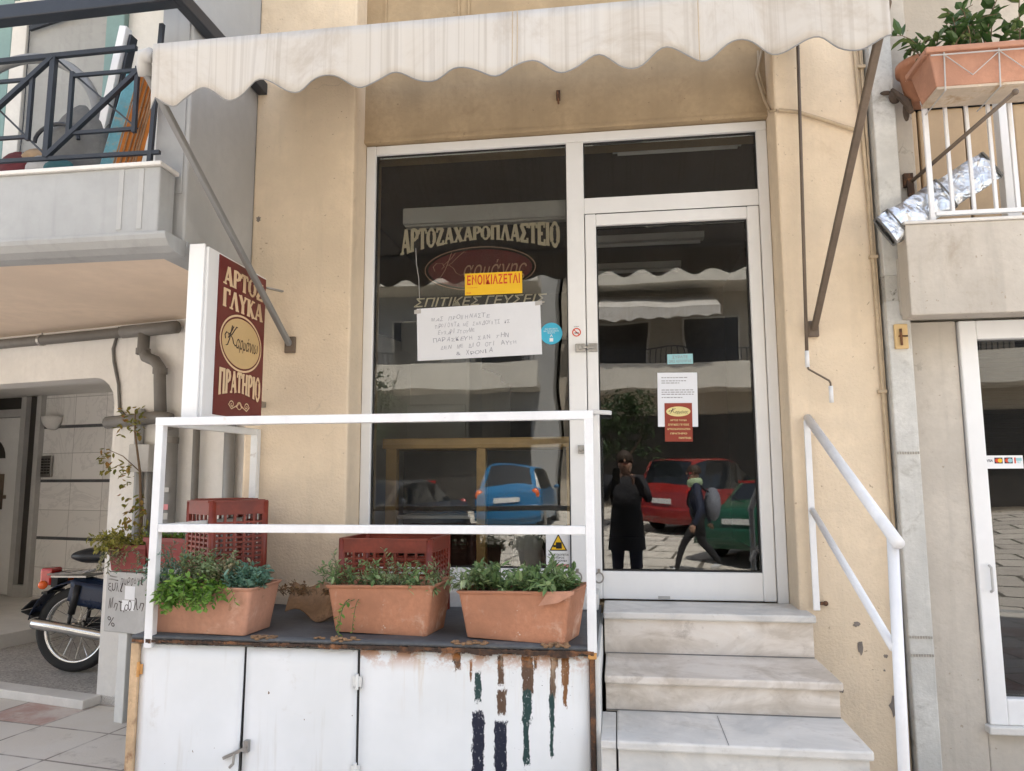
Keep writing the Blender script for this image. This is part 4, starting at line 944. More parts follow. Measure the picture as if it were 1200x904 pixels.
# overhanging upper storeys
mb = MB(); mb.box(-2.165, -2.0005, 3.155, 4.25, 2.64, 9.6); mb.build('side_wall', 'grey_plaster', LB, bevel=.01)
mb = MB(); mb.box(-2.166, -2.02, 3.147, 3.1545, 2.9, 9.6); mb.build('corner_facing', 'pale_grey_plaster', LB, bevel=.003)
mb = MB(); mb.box(-9, -2.166, 4.25, 4.45, 2.64, 9.6); mb.box(-9, -2.166, 3.1, 4.25, 5.45, 5.65); mb.box(-9, -2.166, 3.16, 4.25, 2.64, 2.70); mb.build('balcony_wall', 'white_stucco', LB)
mb = MB(); mb.box(-9, -2.035, 3.0, 3.12, 2.66, 2.975); mb.build('parapet', 'pale_grey_plaster', LB, bevel=.008)
mb = MB(); mb.box(-9, -2.025, 2.985, 3.135, 2.9755, 2.995); mb.build('coping', 'light_stone', LB, bevel=.004)
mb = MB()
for x in (-2.225, -2.125): mb.box(x-.012, x+.012, 2.9965, 3.001, 2.68, 2.965)
mb.build('groove', 'grey_plaster', LB)
mb = MB(); prof = [(3.0-.008, 2.665), (2.992, 2.65), (3.0, 2.632), (3.03, 2.606), (3.08, 2.59), (3.16, 2.585), (3.16, 2.665)]
mb.add([(x, y, z) for x in (-9, -1.99) for y, z in prof], [(i, (i+1) % 7, 7+(i+1) % 7, 7+i) for i in range(7)]+[tuple(range(7)), tuple(range(13, 6, -1))])
mb.add([(x, y, z) for y in (3.16, 3.80) for x, z in ((-1.985, 2.665), (-1.985, 2.64), (-1.998, 2.61), (-2.03, 2.59), (-2.1, 2.585), (-2.1, 2.665))], [(i, (i+1) % 6, 6+(i+1) % 6, 6+i) for i in range(6)]+[tuple(range(6)), tuple(range(11, 5, -1))])
mb.build('moulding', 'pale_grey_plaster', LB, bevel=.003)
mb = MB(); mb.box(-9, -2.1, 3.16, 6.9, 2.615, 2.638); mb.build('soffit', 'soffit_paint', LB)
# street wall with the arched opening of the entrance
SA = 1.44
mb = MB(); r_ = .2; poly = [(-.12, .1), (-.12, 2.62), (5.2, 2.62), (5.2, 2.262)]+[(SA+r_-r_*math.sin(RAD(a)), 2.258-r_+r_*math.cos(RAD(a))) for a in (0, 15, 30, 45, 60, 75, 90)]+[(SA, .1)]
mb.prism(poly, lambda u, v, w_: G(u, w_, v), 0, .22); mb.build('street_wall', 'white_stucco', LB)
mb = MB(); gbox(mb, 5.2, 9, 0, .25, .1, 2.62); mb.build('street_wall', 'white_stucco', LB)
mb = MB(); gbox(mb, -.12, 9, -.0005, 3.4, 2.40, 2.61); 
mb = MB(); gbox(mb, -.1, 9, .22, 3.3, 2.50, 2.60); mb.build('entrance_ceiling', 'white_stucco', LB)
mb = MB(); gbox(mb, -.2, 3.35, .0, 3.3, .1, .155); gbox(mb, 3.35, 9, 0, .5, .1, .155); mb.build('entrance_floor', 'granite', LB)
mb = MB(); gbox(mb, SA-.05, 9, -.14, -.001, .1, .158); mb.build('entrance_kerb', 'light_stone', LB, bevel=.006)
mb = MB(); gbox(mb, 3.352, 9, .502, 3.3, .1, .272); mb.build('raised_landing', 'light_stone', LB, bevel=.006)
mb = MB(); gbox(mb, -.2, 0, .22, 3.3, .1, 2.5); gbox(mb, 8.9, 9.1, .25, 3.3, .1, 2.5); mb.build('entrance_side_wall', 'white_stucco', LB)
# marble back wall, built around its own axis so that the tile joints run true
bw = MB(); bw.box(0, 5.03, 0, .2, .155, 2.5)
o = bw.build('marble_wall', 'marble_tile', LB, local=True); o.location = Vector(G(5.03, 2.2, 0))-LB.location; o.rotation_euler = (0, 0, -A13)
mb = MB()
for z in (2.14, 1.54, .915): gbox(mb, 0, 5.02, 2.192, 2.1995, z-.016, z+.016)
mb.build('dark_strip', 'slate', LB)
mb = MB(); gbox(mb, 5.03, 9, 2.5, 2.6, .1, 2.6); mb.build('back_wall', 'white_stucco', LB)
ed = MB(); gbox(ed, 5.03, 5.10, 2.14, 2.3, .272, 2.6); gbox(ed, 5.27, 5.35, 2.14, 2.3, .272, 2.6); gbox(ed, 5.10, 5.27, 2.145, 2.295, .272, .40); gbox(ed, 5.10, 5.27, 2.145, 2.295, 2.50, 2.59); gbox(ed, 6.5, 6.56, 2.14, 2.3, .272, 2.6); gbox(ed, 5.35, 6.5, 2.145, 2.295, 2.53, 2.6); gbox(ed, 5.35, 6.5, 2.146, 2.29, 2.27, 2.36)
efr = ed.build('door_frame', 'light_pvc', LB, bevel=.004)
mb = MB(); gbox(mb, 5.10, 5.27, 2.2, 2.21, .40, 2.50); gbox(mb, 5.35, 6.5, 2.2, 2.21, 2.36, 2.53); mb.build('sidelight', 'opp_dark', efr)
mb = MB(); gbox(mb, 5.355, 6.495, 2.17, 2.22, .28, 2.265); edoor = mb.build('entrance_door', 'white_marble_door', LB, bevel=.006)
mb = MB(); mb.prism([(5.86+.28*math.cos(RAD(a)), 1.80+.24*math.sin(RAD(a))) for a in range(0, 181, 15)], lambda u, v, w_: G(u, 2.166-w_, v), 0, .006); mb.build('fanlight', 'opp_dark', edoor)
mb = MB(); gbox(mb, 5.57, 5.66, 2.12, 2.165, 1.22, 1.62); gbox(mb, 5.52, 5.56, 2.12, 2.166, 1.34, 1.38); mb.build('handle', 'brown_metal', edoor)
# wall lamp and bell panel
t = thing('wall_lamp', 'half bowl plaster wall lamp on the marble entrance wall', 'lamp', G(4.87, 2.15, 2.2)); mb = MB()
c = Vector(G(4.87, 2.19, 2.20)); mb.grid(lambda a, b: tuple(c+GD*(.13*math.cos(PI*a)*math.cos(b*PI/2*.98))-GN*(.12*math.sin(PI*a)*math.cos(b*PI/2*.98))+Vector((0, 0, .06-.15*math.sin(b*PI/2)))), 16, 8); mb.build('bowl', 'light_stone', t, smooth=True, solid=.012)
mb = MB(); gbox(mb, 4.80, 4.94, 2.17, 2.19, 2.14, 2.25); mb.build('back_plate', 'brown_metal', t)
t = thing('intercom', 'grey metal intercom panel with bell buttons beside the entrance door', 'intercom', G(4.95, 2.16, 1.6)); mb = MB(); gbox(mb, 4.84, 5.0, 2.165, 2.19, 1.58, 1.82); mb.build('plate', 'dull_steel', t, bevel=.004)
mb = MB()
for i in range(3):
    for j in range(6): gbox(mb, 4.855+i*.048, 4.885+i*.048, 2.155, 2.164, 1.62+j*.03, 1.637+j*.03)
mb.build('buttons', 'opp_dark', t)
# loggia window with lowered blind
wd = MB(); wy = 4.2
wd.box(-4.6, -4.0, wy, 4.249, 2.75, 5.3); wd.box(-3.30, -3.17, wy, 4.249, 2.75, 5.3); wd.box(-4.0, -3.30, wy+.002, 4.249, 4.86, 5.3); wn = wd.build('window_frame', 'teal_frame', LB, bevel=.006)
mb = MB(); mb.box(-3.98, -3.87, wy-.02, wy+.03, 2.75, 4.78); mb.box(-3.87, -3.30, wy-.02, wy+.03, 4.70, 4.78); mb.build('inner_frame', 'light_stone', wn, bevel=.005)
mb = MB()
for k in range(34): z = 2.72+k*.058; mb.add([(-3.87, wy+.02, z), (-3.30, wy+.02, z), (-3.30, wy+.005, z+.05), (-3.87, wy+.005, z+.05), (-3.87, wy+.026, z+.06), (-3.30, wy+.026, z+.06)], [(0, 1, 2, 3), (3, 2, 5, 4)])
mb.build('blind', 'pale_grey_plaster', wn)
mb = MB(); mb.tube([(-3.84, wy-.03, 4.7), (-3.83, wy-.03, 3.9), (-3.86, wy-.03, 2.9)], .004, 5); mb.build('blind_cord', 'dark_steel', wn)
mb = MB(); mb.bar((-3.84, wy-.025, 4.56), (-3.34, wy-.025, 4.68), .02, .03); mb.build('blind_slot', 'dark_steel', wn)
# balcony railing
br = thing('balcony_railing', 'black metal balcony railing with a lozenge pattern on the grey parapet', 'railing', (-2.5, 3.05, 2.99)); by = 3.04
def bpx(x, z): return (x, by, z)
mb = MB(); mb.bar((-4.4, by, 3.568), (-2.222, by, 3.592), .022, .022); mb.build('upper_rail', 'dark_steel', br)
mb = MB(); mb.bar((-4.4, by, 3.085), (-2.07, by, 3.060), .018, .018); mb.build('lower_rail', 'dark_steel', br)
mb = MB(); mb.bar((-2.12, by, 2.99), (-2.095, by, 3.70), .02, .02); mb.build('post', 'dark_steel', br)
def panel_bars(dx, first=True):
    q = MB()
    q.bar((-2.652+dx, by, 3.585), (-2.655+dx, by, 3.075), .026, .026)                  # upright
    q.bar((-2.655+dx, by-.003, 3.075), (-2.20+dx, by-.003, 3.475), .022, .022)                    # rising diagonal
    q.bar((-2.655+dx, by-.005, 3.58), (-3.10+dx, by-.005, 3.20), .022, .022)
    for xx0, xx1 in ((-2.547, -2.207), (-3.10, -2.76)):
        q.box(xx0+dx, xx1+dx, by-.009, by+.007, 3.468, 3.484); q.box(xx0+dx, xx1+dx, by-.009, by+.007, 3.176, 3.192)
        q.box(xx0-.009+dx, xx0+.009+dx, by-.01, by+.008, 3.165, 3.495); q.box(xx1-.009+dx, xx1+.009+dx, by-.01, by+.008, 3.165, 3.495)
    q.tube([(-2.64+dx, by+.012, 3.57), (-2.20+dx, by+.012, 3.19)], .005, 6); q.tube([(-3.08+dx, by+.012, 3.47), (-2.67+dx, by+.012, 3.09)], .005, 6); q.sphere((-2.38+dx, by+.004, 3.34), .016)
    return q
pb = panel_bars(0).build('lozenge_panel', 'dark_steel', br)
pc = pb.copy(); COL.objects.link(pc); pc.parent = br; pc.location = (-.90, 0, 0)
mb = MB(); mb.bar((-4.4, 2.955, 3.735), (-1.965, 2.955, 3.772), .07, .075); mb.bar((-1.965, 2.92, 3.772), (-1.965, 3.80, 3.772), .055, .07); mb.build('hand_rail', 'dark_steel', br, bevel=.006)
mb = MB(); mb.bar((-2.03, 2.93, 3.79), (-2.22, 2.93, 4.0), .035, .035); mb.box(-2.06, -2.0, 2.905, 2.918, 3.735, 3.80); mb.build('brace', 'dark_steel', br, bevel=.004)
# things kept on the balcony
t = thing('folding_ladder', 'white folding ladder leaning upright at the end of the balcony', 'ladder', (-2.5, 3.4, 2.70)); mb = MB()
mb.bar((-2.64, 3.27, 2.71), (-2.455, 3.27, 3.86), .042, .05); mb.build('stile', 'sticker_white', t, bevel=.004)
mb = MB(); mb.bar((-2.56, 3.33, 2.71), (-2.385, 3.33, 3.70), .03, .04); mb.build('stile', 'sticker_white', t, bevel=.004)
mb = MB(); mb.bar((-2.605, 3.29, 2.71), (-2.425, 3.29, 3.82), .014, .05); mb.build('dark_edge', 'dark_steel', t)
for k in range(4): z = 2.98+k*.22; x = -2.61+k*.038; m = MB(); m.bar((x, 3.28, z), (x+.06, 3.45, z), .03, .02); m.build('rung', 'white_aluminium', t)
t = thing('folded_lounger', 'folded garden chair with orange striped cloth behind the balcony railing', 'chair', (-2.35, 3.3, 2.70)); mb = MB()
mb.grid(lambda a, b: (-2.395+.115*a+.165*b, 3.105+.02*math.sin(a*PI), 2.80+.72*b), 12, 8); mb.build('cloth', 'orange_cloth', t, solid=.02)
mb = MB()
for k in range(6): a = k/5; mb.tube([(-2.392+.11*a, 3.087+.02*math.sin(a*PI), 2.80), (-2.227+.11*a, 3.087+.02*math.sin(a*PI), 3.51)], .0045, 5)
mb.build('stripe', 'cardboard', t)
t = thing('folded_lounger', 'folded garden chair with a blue flowered cloth beside the white ladder', 'chair', (-2.45, 3.4, 2.70)); mb = MB()
mb.grid(lambda a, b: (-2.595+.12*a+.20*b, 3.22+.04*math.sin(a*PI), 2.75+.84*b), 10, 8); mb.build('cloth', 'aqua_cloth', t, solid=.03)
mb = MB(); mb.bar((-2.44, 3.30, 2.72), (-2.28, 3.30, 3.62), .025, .02); mb.build('side_tube', 'orange_cloth', t)
t = thing('grey_bag', 'slumped grey holdall against the balcony railing', 'bag', (-2.62, 3.3, 2.70)); mb = MB()
mb.grid(lambda a, b: (-2.76+.20*math.cos(2*PI*a)*math.sin(PI*(b*.96+.02))**.5+.14*(1-b)*.8, 3.28+.10*math.sin(2*PI*a)*math.sin(PI*(b*.96+.02))**.6, 3.13+.29*math.cos(PI*(b*.96+.02))+.03*math.sin(6*a*PI)), 24, 12); mb.build('body', 'grey_cloth', t, smooth=True)
mb = MB(); mb.tube([(-2.72+.12*math.cos(RAD(a)), 3.17, 3.22+.09*math.sin(RAD(a))) for a in range(0, 181, 15)], .01, 6); mb.build('handle', 'dark_steel', t)
t = MB(); t.tube([(-3.08+.43*math.cos(RAD(a)), 3.36, 3.40+.40*math.sin(RAD(a))) for a in range(-60, 241, 8)], .027, 10)
tag(t.build('hoop_tube', 'grey_metal', smooth=True), 'thick dark grey hoop arching above the bag on the balcony', 'hoop')
for nm, lab, m, c, r3 in (('maroon_cloth', 'crumpled maroon cloth at the left edge of the balcony', 'maroon_cloth', (-2.93, 3.20, 3.08), (.10, .08, .10)), ('tan_toy', 'brown and tan soft bundle on the maroon cloth', 'tan_cloth', (-2.83, 3.20, 3.14), (.085, .06, .055)), ('pale_sack', 'pale crumpled sack beside the maroon cloth on the balcony', 'pale_cloth', (-2.77, 3.15, 3.05), (.07, .06, .08)), ('teal_sack', 'dark teal bundle low behind the railing post', 'teal_cloth', (-2.66, 3.13, 3.04), (.08, .04, .06))):
    mb = MB(); mb.grid(lambda a, b: (c[0]+r3[0]*math.cos(2*PI*a)*math.sin(PI*(b*.98+.01))*(1+.15*math.sin(a*19+b*7)), c[1]+r3[1]*math.sin(2*PI*a)*math.sin(PI*(b*.98+.01)), c[2]+r3[2]*math.cos(PI*(b*.98+.01))*(1+.12*math.sin(a*13))), 20, 10)
    tag(mb.build(nm, m, smooth=True), lab, 'cloth' if 'cloth' in nm else 'bundle')

# pipes on the left wall
dp = thing('drainpipe', 'grey plastic drainpipe running under the balcony soffit and down the white wall', 'drainpipe', G(.9, -.1, .1))
mb = MB(); mb.tube([G(4.2, -.07, 2.545), G(1.30, -.07, 2.545)], .036, 12); mb.build('gutter_pipe', 'grey_pvc', dp, smooth=True)
mb = MB(); mb.tube([G(1.32, -.07, 2.545), G(.85, -.07, 2.545)], .043, 12); mb.build('tee', 'grey_pvc', dp, smooth=True)
mb = MB(); mb.tube([G(1.13, -.07, 2.545), G(1.13, -.07, 2.42), G(1.10, -.07, 2.36), G(1.02, -.07, 2.33), G(.975, -.07, 2.28), G(.97, -.07, 2.2), G(.95, -.07, 1.99)], .038, 12); mb.build('down_pipe', 'grey_pvc', dp, smooth=True)
mb = MB(); mb.tube([G(1.40, -.08, 1.93), G(1.10, -.08, 1.945), G(.95, -.08, 1.955), G(.87, -.08, 1.945), G(.845, -.08, 1.86)], .042, 12); mb.build('elbow', 'grey_pvc', dp, smooth=True)
mb = MB(); mb.tube([G(.845, -.07, 1.90), G(.82, -.07, .10)], .042, 12); mb.build('lower_pipe', 'grey_metal', dp, smooth=True)
for s_, z in ((1.13, 2.40), (.972, 2.26), (.843, 1.80), (1.02, 1.95), (.82, 1.16)):
    m = MB(); m.lathe([(.042, -.02), (.046, -.02), (.046, .02), (.042, .02)], G(s_, -.07, z), (0, 0, 1), 14); m.build('collar', 'grey_pvc', dp)
mb = MB(); mb.tube([G(2.1, -.07, 2.60), G(2.1, -.07, 2.545)], .006, 6); mb.lathe([(.037, -.012), (.041, -.012), (.041, .012), (.037, .012)], G(2.1, -.07, 2.545), tuple(GD), 14); mb.build('strap', 'dull_steel', dp)
for k, (za, zb_, m_) in enumerate(((1.30, 1.34, 'light_pvc'), (1.36, 1.395, 'sticker_pink'), (1.47, 1.50, 'light_pvc'))): mb = MB(); gbox(mb, .80, .845, -.1145, -.1125, za, zb_); mb.build('sticker_scrap', m_, dp)
for s0, s1, rr_, m, lab in ((.668, .635, .022, 'grey_pvc', 'thin grey pipe between the two drainpipes behind the railing'), (.395, .375, .036, 'grey_metal', 'steel grey downpipe with a clamp nearest the ochre pilaster')):
    t = thing('wall_pipe', lab, 'pipe', G(s1, -.05, .1), 0, 'pipes on the white wall behind the railing'); mb = MB(); mb.tube([G(s0, -.05, 2.6), G(s1, -.05, .1)], rr_, 12); mb.build('pipe', m, t, smooth=True)
    if rr_ > .03:
        m_ = MB(); m_.lathe([(.037, -.015), (.043, -.015), (.043, .015), (.037, .015)], G(.378, -.05, 1.38), (0, 0, 1), 14); m_.tube([G(.37, -.07, 1.38), G(.25, -.07, 1.40)], .01, 8); m_.build('clamp', 'dull_steel', t)
t = thing('white_conduit', 'slim pale conduit beside the grey drainpipe behind the railing', 'conduit', G(.93, -.05, .1)); mb = MB(); mb.tube([G(.93, -.03, 1.93), G(.905, -.03, .10)], .014, 8); mb.build('pipe', 'sticker_white', t, smooth=True)
t = thing('junction_box', 'pale grey junction box on a white conduit above the maroon planter', 'junction box', G(1.1, -.06, 1.6)); mb = MB(); gbox(mb, 1.00, 1.175, -.10, -.001, 1.60, 1.78); mb.build('box', 'light_pvc', t, bevel=.006)
mb = MB(); mb.tube([G(1.17, -.03, 2.02), G(1.165, -.03, 1.78)], .03, 8); mb.tube([G(1.15, -.03, 1.60), G(1.13, -.03, .6)], .028, 8); mb.build('conduit', 'pale_grey_plaster', t)
mb = MB(); mb.tube([G(1.06, -.02, 1.60), G(1.04, -.02, .12)], .022, 8); mb.build('pipe', 'grey_pvc', t)
mb = MB(); mb.tube([G(1.42, -.012, 2.60), G(1.47, -.012, 2.45), G(1.455, -.012, 2.36), G(1.40, -.012, 2.2), G(1.375, -.012, 2.02), G(1.28, -.012, 1.95)], .011, 6)
tag(mb.build('wall_cable', 'grey_pvc', smooth=True), 'grey cable curving down the white stucco wall beside the arch', 'cable')

# utility box with marker writing on legs, planters on it
ub = thing('utility_box', 'pale grey utility box with black marker scrawls beside the moped', 'utility box', G(.96, -.3, .1))
mb = MB(); gbox(mb, .785, 1.115, -.26, -.03, .625, .985); mb.build('box', 'light_pvc', ub, bevel=.006)
uf = lambda u, v, w_: G(1.115-u, -.2605-w_, .625+v)
mb = MB()
handwrite(mb, 'Μητρολη', .03, .32, .13, .19, uf, .0008, 5); handwrite(mb, 'ξυλι', .02, .15, .24, .29, uf, .0008, 6); handwrite(mb, 'Πυρσόνι', .12, .31, .29, .335, uf, .0008, 7); handwrite(mb, '%', .035, .10, .035, .10, uf, .0008, 8)
mb.ribbon([(.03, .335), (.09, .33), (.02, .315), (.10, .31)], .006, uf, .001)
mb.build('marker_writing', 'dark_ink', ub)
mb = MB(); mb.prism([(.16, .20), (.24, .20), (.24, .28), (.16, .28)], uf, .0004, .0007); mb.prism([(.14, .135), (.24, .135), (.24, .195), (.14, .195)], uf, .0002, .0004); mb.build('label', 'sticker_white', ub)
mb = MB(); gbox(mb, .93, 1.0, -.25, -.19, .1, .624); mb.build('leg', 'old_white_paint', ub, bevel=.004)
mb = MB(); gbox(mb, .875, .90, -.24, -.19, .1, .624); gbox(mb, .82, .86, -.16, -.10, .1, .624); mb.build('leg', 'grey_metal', ub, bevel=.004)
def redplanter(lab, s0, s1, z0, z1, o0, o1, m):
    th = thing('planter_box', lab, 'planter', G((s0+s1)/2, (o0+o1)/2, z0), 0, 'maroon planters by the utility box')
    mb = MB(); k = .02
    vs = [G(a+(k if a == s0 else -k)*0, b, z0) for a, b in ((s0+k, o0+k), (s1-k, o0+k), (s1-k, o1-k), (s0+k, o1-k))]+[G(a, b, z1) for a, b in ((s0, o0), (s1, o0), (s1, o1), (s0, o1))]
    mb.add(vs, [(0, 1, 2, 3)]+[(i, (i+1) % 4, (i+1) % 4+4, i+4) for i in range(4)])
    gbox(mb, s0-.008, s1+.008, o0-.008, o0+.006, z1-.02, z1+.004); gbox(mb, s0-.008, s1+.008, o1-.006, o1+.008, z1-.02, z1+.004); gbox(mb, s0-.008, s0+.006, o0+.006, o1-.006, z1-.02, z1+.003); gbox(mb, s1-.006, s1+.008, o0+.006, o1-.006, z1-.02, z1+.003)
    mb.build('trough', m, th); m2 = MB(); gbox(m2, s0+.01, s1-.01, o0+.01, o1-.01, z1-.04, z1-.03); m2.build('soil', 'soil', th); return th
ra = redplanter('maroon planter with yellowing foliage on top of the utility box', .80, 1.11, .99, 1.15, -.27, -.09, 'maroon_plastic')
rb_ = redplanter('dark maroon planter with low green shoots behind the left railing post', .40, .775, 1.03, 1.20, -.30, -.12, 'maroon_plastic')
mb = MB(); gbox(mb, .38, .79, -.29, -.08, 1.0, 1.028); mb.tube([G(.42, -.12, 1.0), G(.42, -.12, .1)], .014, 6); mb.tube([G(.75, -.12, 1.0), G(.75, -.12, .1)], .014, 6)
tag(mb.build('plant_stand', 'light_pvc'), 'low grey stand carrying the dark maroon planter', 'stand')
def gbush(th, name, lm, s0, s1, off, z, n, Lr, nl, ll, lw, lean, droop, up=1):
    lv, sm = MB(), MB()
    for k in range(n): sprig(lv, sm, G(rnd(s0, s1), off+rnd(-.06, .06), z), (lean[0]+rnd(-.5, .5), lean[1]+rnd(-.5, .5), up), rnd(*Lr), nl, ll, lw, droop)
    lv.keepn = True; o = lv.build(name, lm, th); sm.build('stems', 'stem_green', o); return o
gbush(ra, 'foliage', 'leaf_yellow', .85, 1.15, -.2, 1.13, 60, (.07, .19), 13, .032, .018, (-.35, -.25), 1.0, .6)
gbush(ra, 'trailing_shoots', 'leaf_pale', .82, 1.1, -.25, 1.12, 14, (.10, .20), 10, .024, .013, (-.1, -.6), 2.5, .2)
gbush(rb_, 'foliage', 'leaf_bright', .42, .75, -.2, 1.18, 34, (.04, .10), 10, .022, .012, (0, -.1), .4)
lv, sm = MB(), MB()
main = [Vector(G(.96, -.16, 1.12)), Vector(G(.97, -.16, 1.35)), Vector(G(1.0, -.16, 1.6)), Vector(G(1.05, -.17, 1.85)), Vector(G(1.06, -.17, 2.0))]
sm.tube(main, [.011, .010, .008, .006, .003], 7)
sm.tube([main[2], Vector(G(1.13, -.18, 1.70)), Vector(G(1.24, -.19, 1.74))], [.004, .003, .002], 5)
for c, n, sp in ((Vector(G(1.08, -.18, 1.93)), 60, .08), (Vector(G(1.24, -.19, 1.68)), 34, .055), (Vector(G(1.08, -.18, 1.58)), 36, .06), (Vector(G(1.0, -.18, 1.36)), 44, .08), (Vector(G(.97, -.2, 1.28)), 26, .07)):
    for k in range(n):
        q = c+Vector((rnd(-sp, sp), rnd(-sp*.6, sp*.6), rnd(-sp*1.3, sp*1.3))); leaf(lv, q, (rnd(-1, 1), rnd(-1, .3), rnd(-1, .4)), rnd(.028, .05), rnd(.018, .03))
lv.keepn = True; o = lv.build('climbing_stem', 'leaf_ochre', ra); sm.build('stem', 'stem_brown', o)

# ------------------------------------------------------------------ moped in the entrance
def moped():
    mo = thing('moped', 'dark blue moped with chrome exhaust parked in the marble entrance', 'moped', (-3.96, 5.16, .157), RAD(3)); mo.scale = (1.13, 1.13, 1.13); L = dict(local=True)
    R = .27
    def wheel(x, nm):
        mb = MB(); mb.lathe([(R-.062, -.022), (R-.03, -.036), (R-.006, -.026), (R, 0), (R-.006, .026), (R-.03, .036), (R-.062, .022), (R-.062, -.022)], (x, 0, R), (0, 1, 0), 40); o = mb.build('tyre', 'rubber', mo, smooth=True, **L)
        mb = MB(); mb.lathe([(R-.055, -.02), (R-.064, -.024), (R-.075, -.012), (R-.078, 0), (R-.075, .012), (R-.064, .024), (R-.055, .02)], (x, 0, R), (0, 1, 0), 40); mb.lathe([(.03, -.05), (.05, -.04), (.052, .04), (.03, .05), (.012, .055), (.0001, .055)], (x, 0, R), (0, 1, 0), 16); mb.lathe([(.03, -.05), (.012, -.055), (.0001, -.055)], (x, 0, R), (0, 1, 0), 16); ri = mb.build('rim', 'chrome', o, smooth=True, **L)
        mb = MB()
        for k in range(28):
            a = 2*PI*k/28; s_ = 1 if k % 2 else -1; b = a+.5*(1 if k % 4 < 2 else -1); mb.tube([(x+.045*math.cos(b), s_*.035, R+.045*math.sin(b)), (x+(R-.076)*math.cos(a), 0, R+(R-.076)*math.sin(a))], .0016, 4)
        mb.build('spokes', 'chrome', o, **L)
    wheel(0, 'rear'); wheel(1.19, 'front')
    def fender(x, a0, a1, nm):
        mb = MB(); mb.grid(lambda a, b: (x+(R+.03+.012*math.cos(PI*(b-.5)))*math.cos(RAD(a0+(a1-a0)*a)), (b-.5)*.13, R+(R+.03+.014*math.cos(PI*(b-.5)))*math.sin(RAD(a0+(a1-a0)*a))), 22, 6); mb.build(nm, 'navy_paint', mo, smooth=True, solid=.004, **L)
    fender(0, 25, 168, 'rear_fender'); fender(1.19, 20, 150, 'front_fender')
    mb = MB(); mb.grid(lambda a, b: (-.02+.50*a, (b-.5)*.17*(1-.2*a), .60-.10*a+(.02-.16*(abs(b-.5)*2)**2)*1), 12, 8); mb.grid(lambda a, b: (.0+.5*a, .088*(1-.15*a), .44+.15*b-.08*a), 8, 3); mb.grid(lambda a, b: (.0+.5*a, -.088*(1-.15*a), .44+.15*b-.08*a), 8, 3); mb.build('body_panel', 'navy_paint', mo, smooth=True, solid=.006, **L)
    mb = MB(); mb.tube([(.0, 0, .58), (.3, 0, .5), (.55, 0, .34), (.78, 0, .36), (.98, 0, .82)], [.04, .045, .05, .05, .035], 10); mb.build('main_tube', 'navy_paint', mo, smooth=True, **L)
    mb = MB(); mb.grid(lambda a, b: (.80+.13*b+.06*(1-abs(2*a-1)), (a-.5)*.44*(1-.25*b), .22+.62*b), 12, 8); mb.build('leg_shield', 'light_pvc', mo, smooth=True, solid=.005, **L)
    # seat: long black vinyl with rounded tail
    mb = MB(); n = 14
    def seat(a, b):
        x = -.03+.56*a; e = (math.sin(PI*min(1, a*5+.001)/2) if a < .2 else 1)*(math.sin(PI*min(1, (1-a)*6+.001)/2) if a > .83 else 1)
        t = 2*PI*b; return (x, .115*math.cos(t)*(.55+.45*e), .738+.050*math.sin(t)*(.5+.5*e)+.012*a)
    mb.grid(seat, 18, 16); mb.build('seat', 'seat_vinyl', mo, smooth=True, **L)
    mb = MB()
    for y in (-.09, -.03, .03, .09): mb.tube([(-.16, y, .625), (.08, y, .635), (.12, y, .655)], .006, 6)
    mb.tube([(-.16, -.09, .625), (-.175, 0, .625), (-.16, .09, .625)], .006, 6); mb.tube([(-.05, -.09, .632), (-.05, .09, .632)], .005, 6); mb.box(-.14, .1, -.088, .088, .606, .618); mb.build('luggage_rack', 'dull_steel', mo, **L)
    mb = MB(); mb.box(-.245, -.16, -.055, .055, .55, .66); tl = mb.build('tail_light', 'red_lens', mo, bevel=.015, **L)
    mb = MB(); mb.box(-.165, -.12, -.05, .05, .54, .63); mb.box(-.20, -.16, -.085, .085, .50, .515); mb.bar((-.26, 0, .46), (-.33, 0, .40), .17, .006); mb.build('tail_bracket', 'black_paint', mo, **L)
    for y in (-.13, .13): 
        mb = MB(); mb.sphere((-.16, y, .565), (.028, .03, .028)); mb.build('indicator', 'amber_lens', mo, smooth=True, **L)
    mb = MB(); mb.bar((-.30, -.07, .37), (-.30, .07, .37), .09, .006, (.4, 0, 1)); mb.build('mudflap', 'rubber', mo, **L)
    for y in (-.095, .095):
        mb = MB(); mb.tube([(.0, y, .27), (.02, y, .40)], .012, 8); mb.tube([(.02, y, .38), (.055, y, .56)], .022, 10); mb.build('shock_absorber', 'black_paint', mo, smooth=True, **L)
        mb = MB(); mb.bar((0, y*.85, .27), (.42, y*.85, .30), .022, .04); mb.build('swing_arm', 'black_paint', mo, bevel=.004, **L)
    mb = MB(); mb.box(.02, .42, .062, .095, .255, .33); mb.build('chain_case', 'black_paint', mo, bevel=.012, **L)
    mb = MB(); mb.tube([(-.205, -.135, .327), (-.195, -.135, .326), (.0, -.135, .30), (.22, -.135, .265), (.40, -.13, .235), (.55, -.10, .22), (.66, -.04, .24)], [.030, .034, .034, .033, .026, .016, .016], 14); mb.build('exhaust', 'chrome', mo, smooth=True, **L)
    mb = MB(); mb.lathe([(.075, -.09), (.08, .09)], (.56, 0, .27), (0, 1, 0), 18); mb.box(.48, .64, -.085, .085, .2, .33); mb.tube([(.62, 0, .27), (.80, 0, .28)], .055, 12); mb.build('engine', 'dull_steel', mo, bevel=.01, **L)
    for y in (-.05, .05):
        mb = MB(); mb.tube([(1.19, y, .27), (1.10, y, .55), (1.0, y*.8, .85)], .018, 8); mb.build('fork', 'navy_paint', mo, smooth=True, **L)
    mb = MB(); mb.tube([(.90, -.30, .98), (.96, -.12, 1.0), (.98, 0, .96), (.96, .12, 1.0), (.90, .30, .98)], .012, 8); mb.build('handlebar', 'chrome', mo, smooth=True, **L)
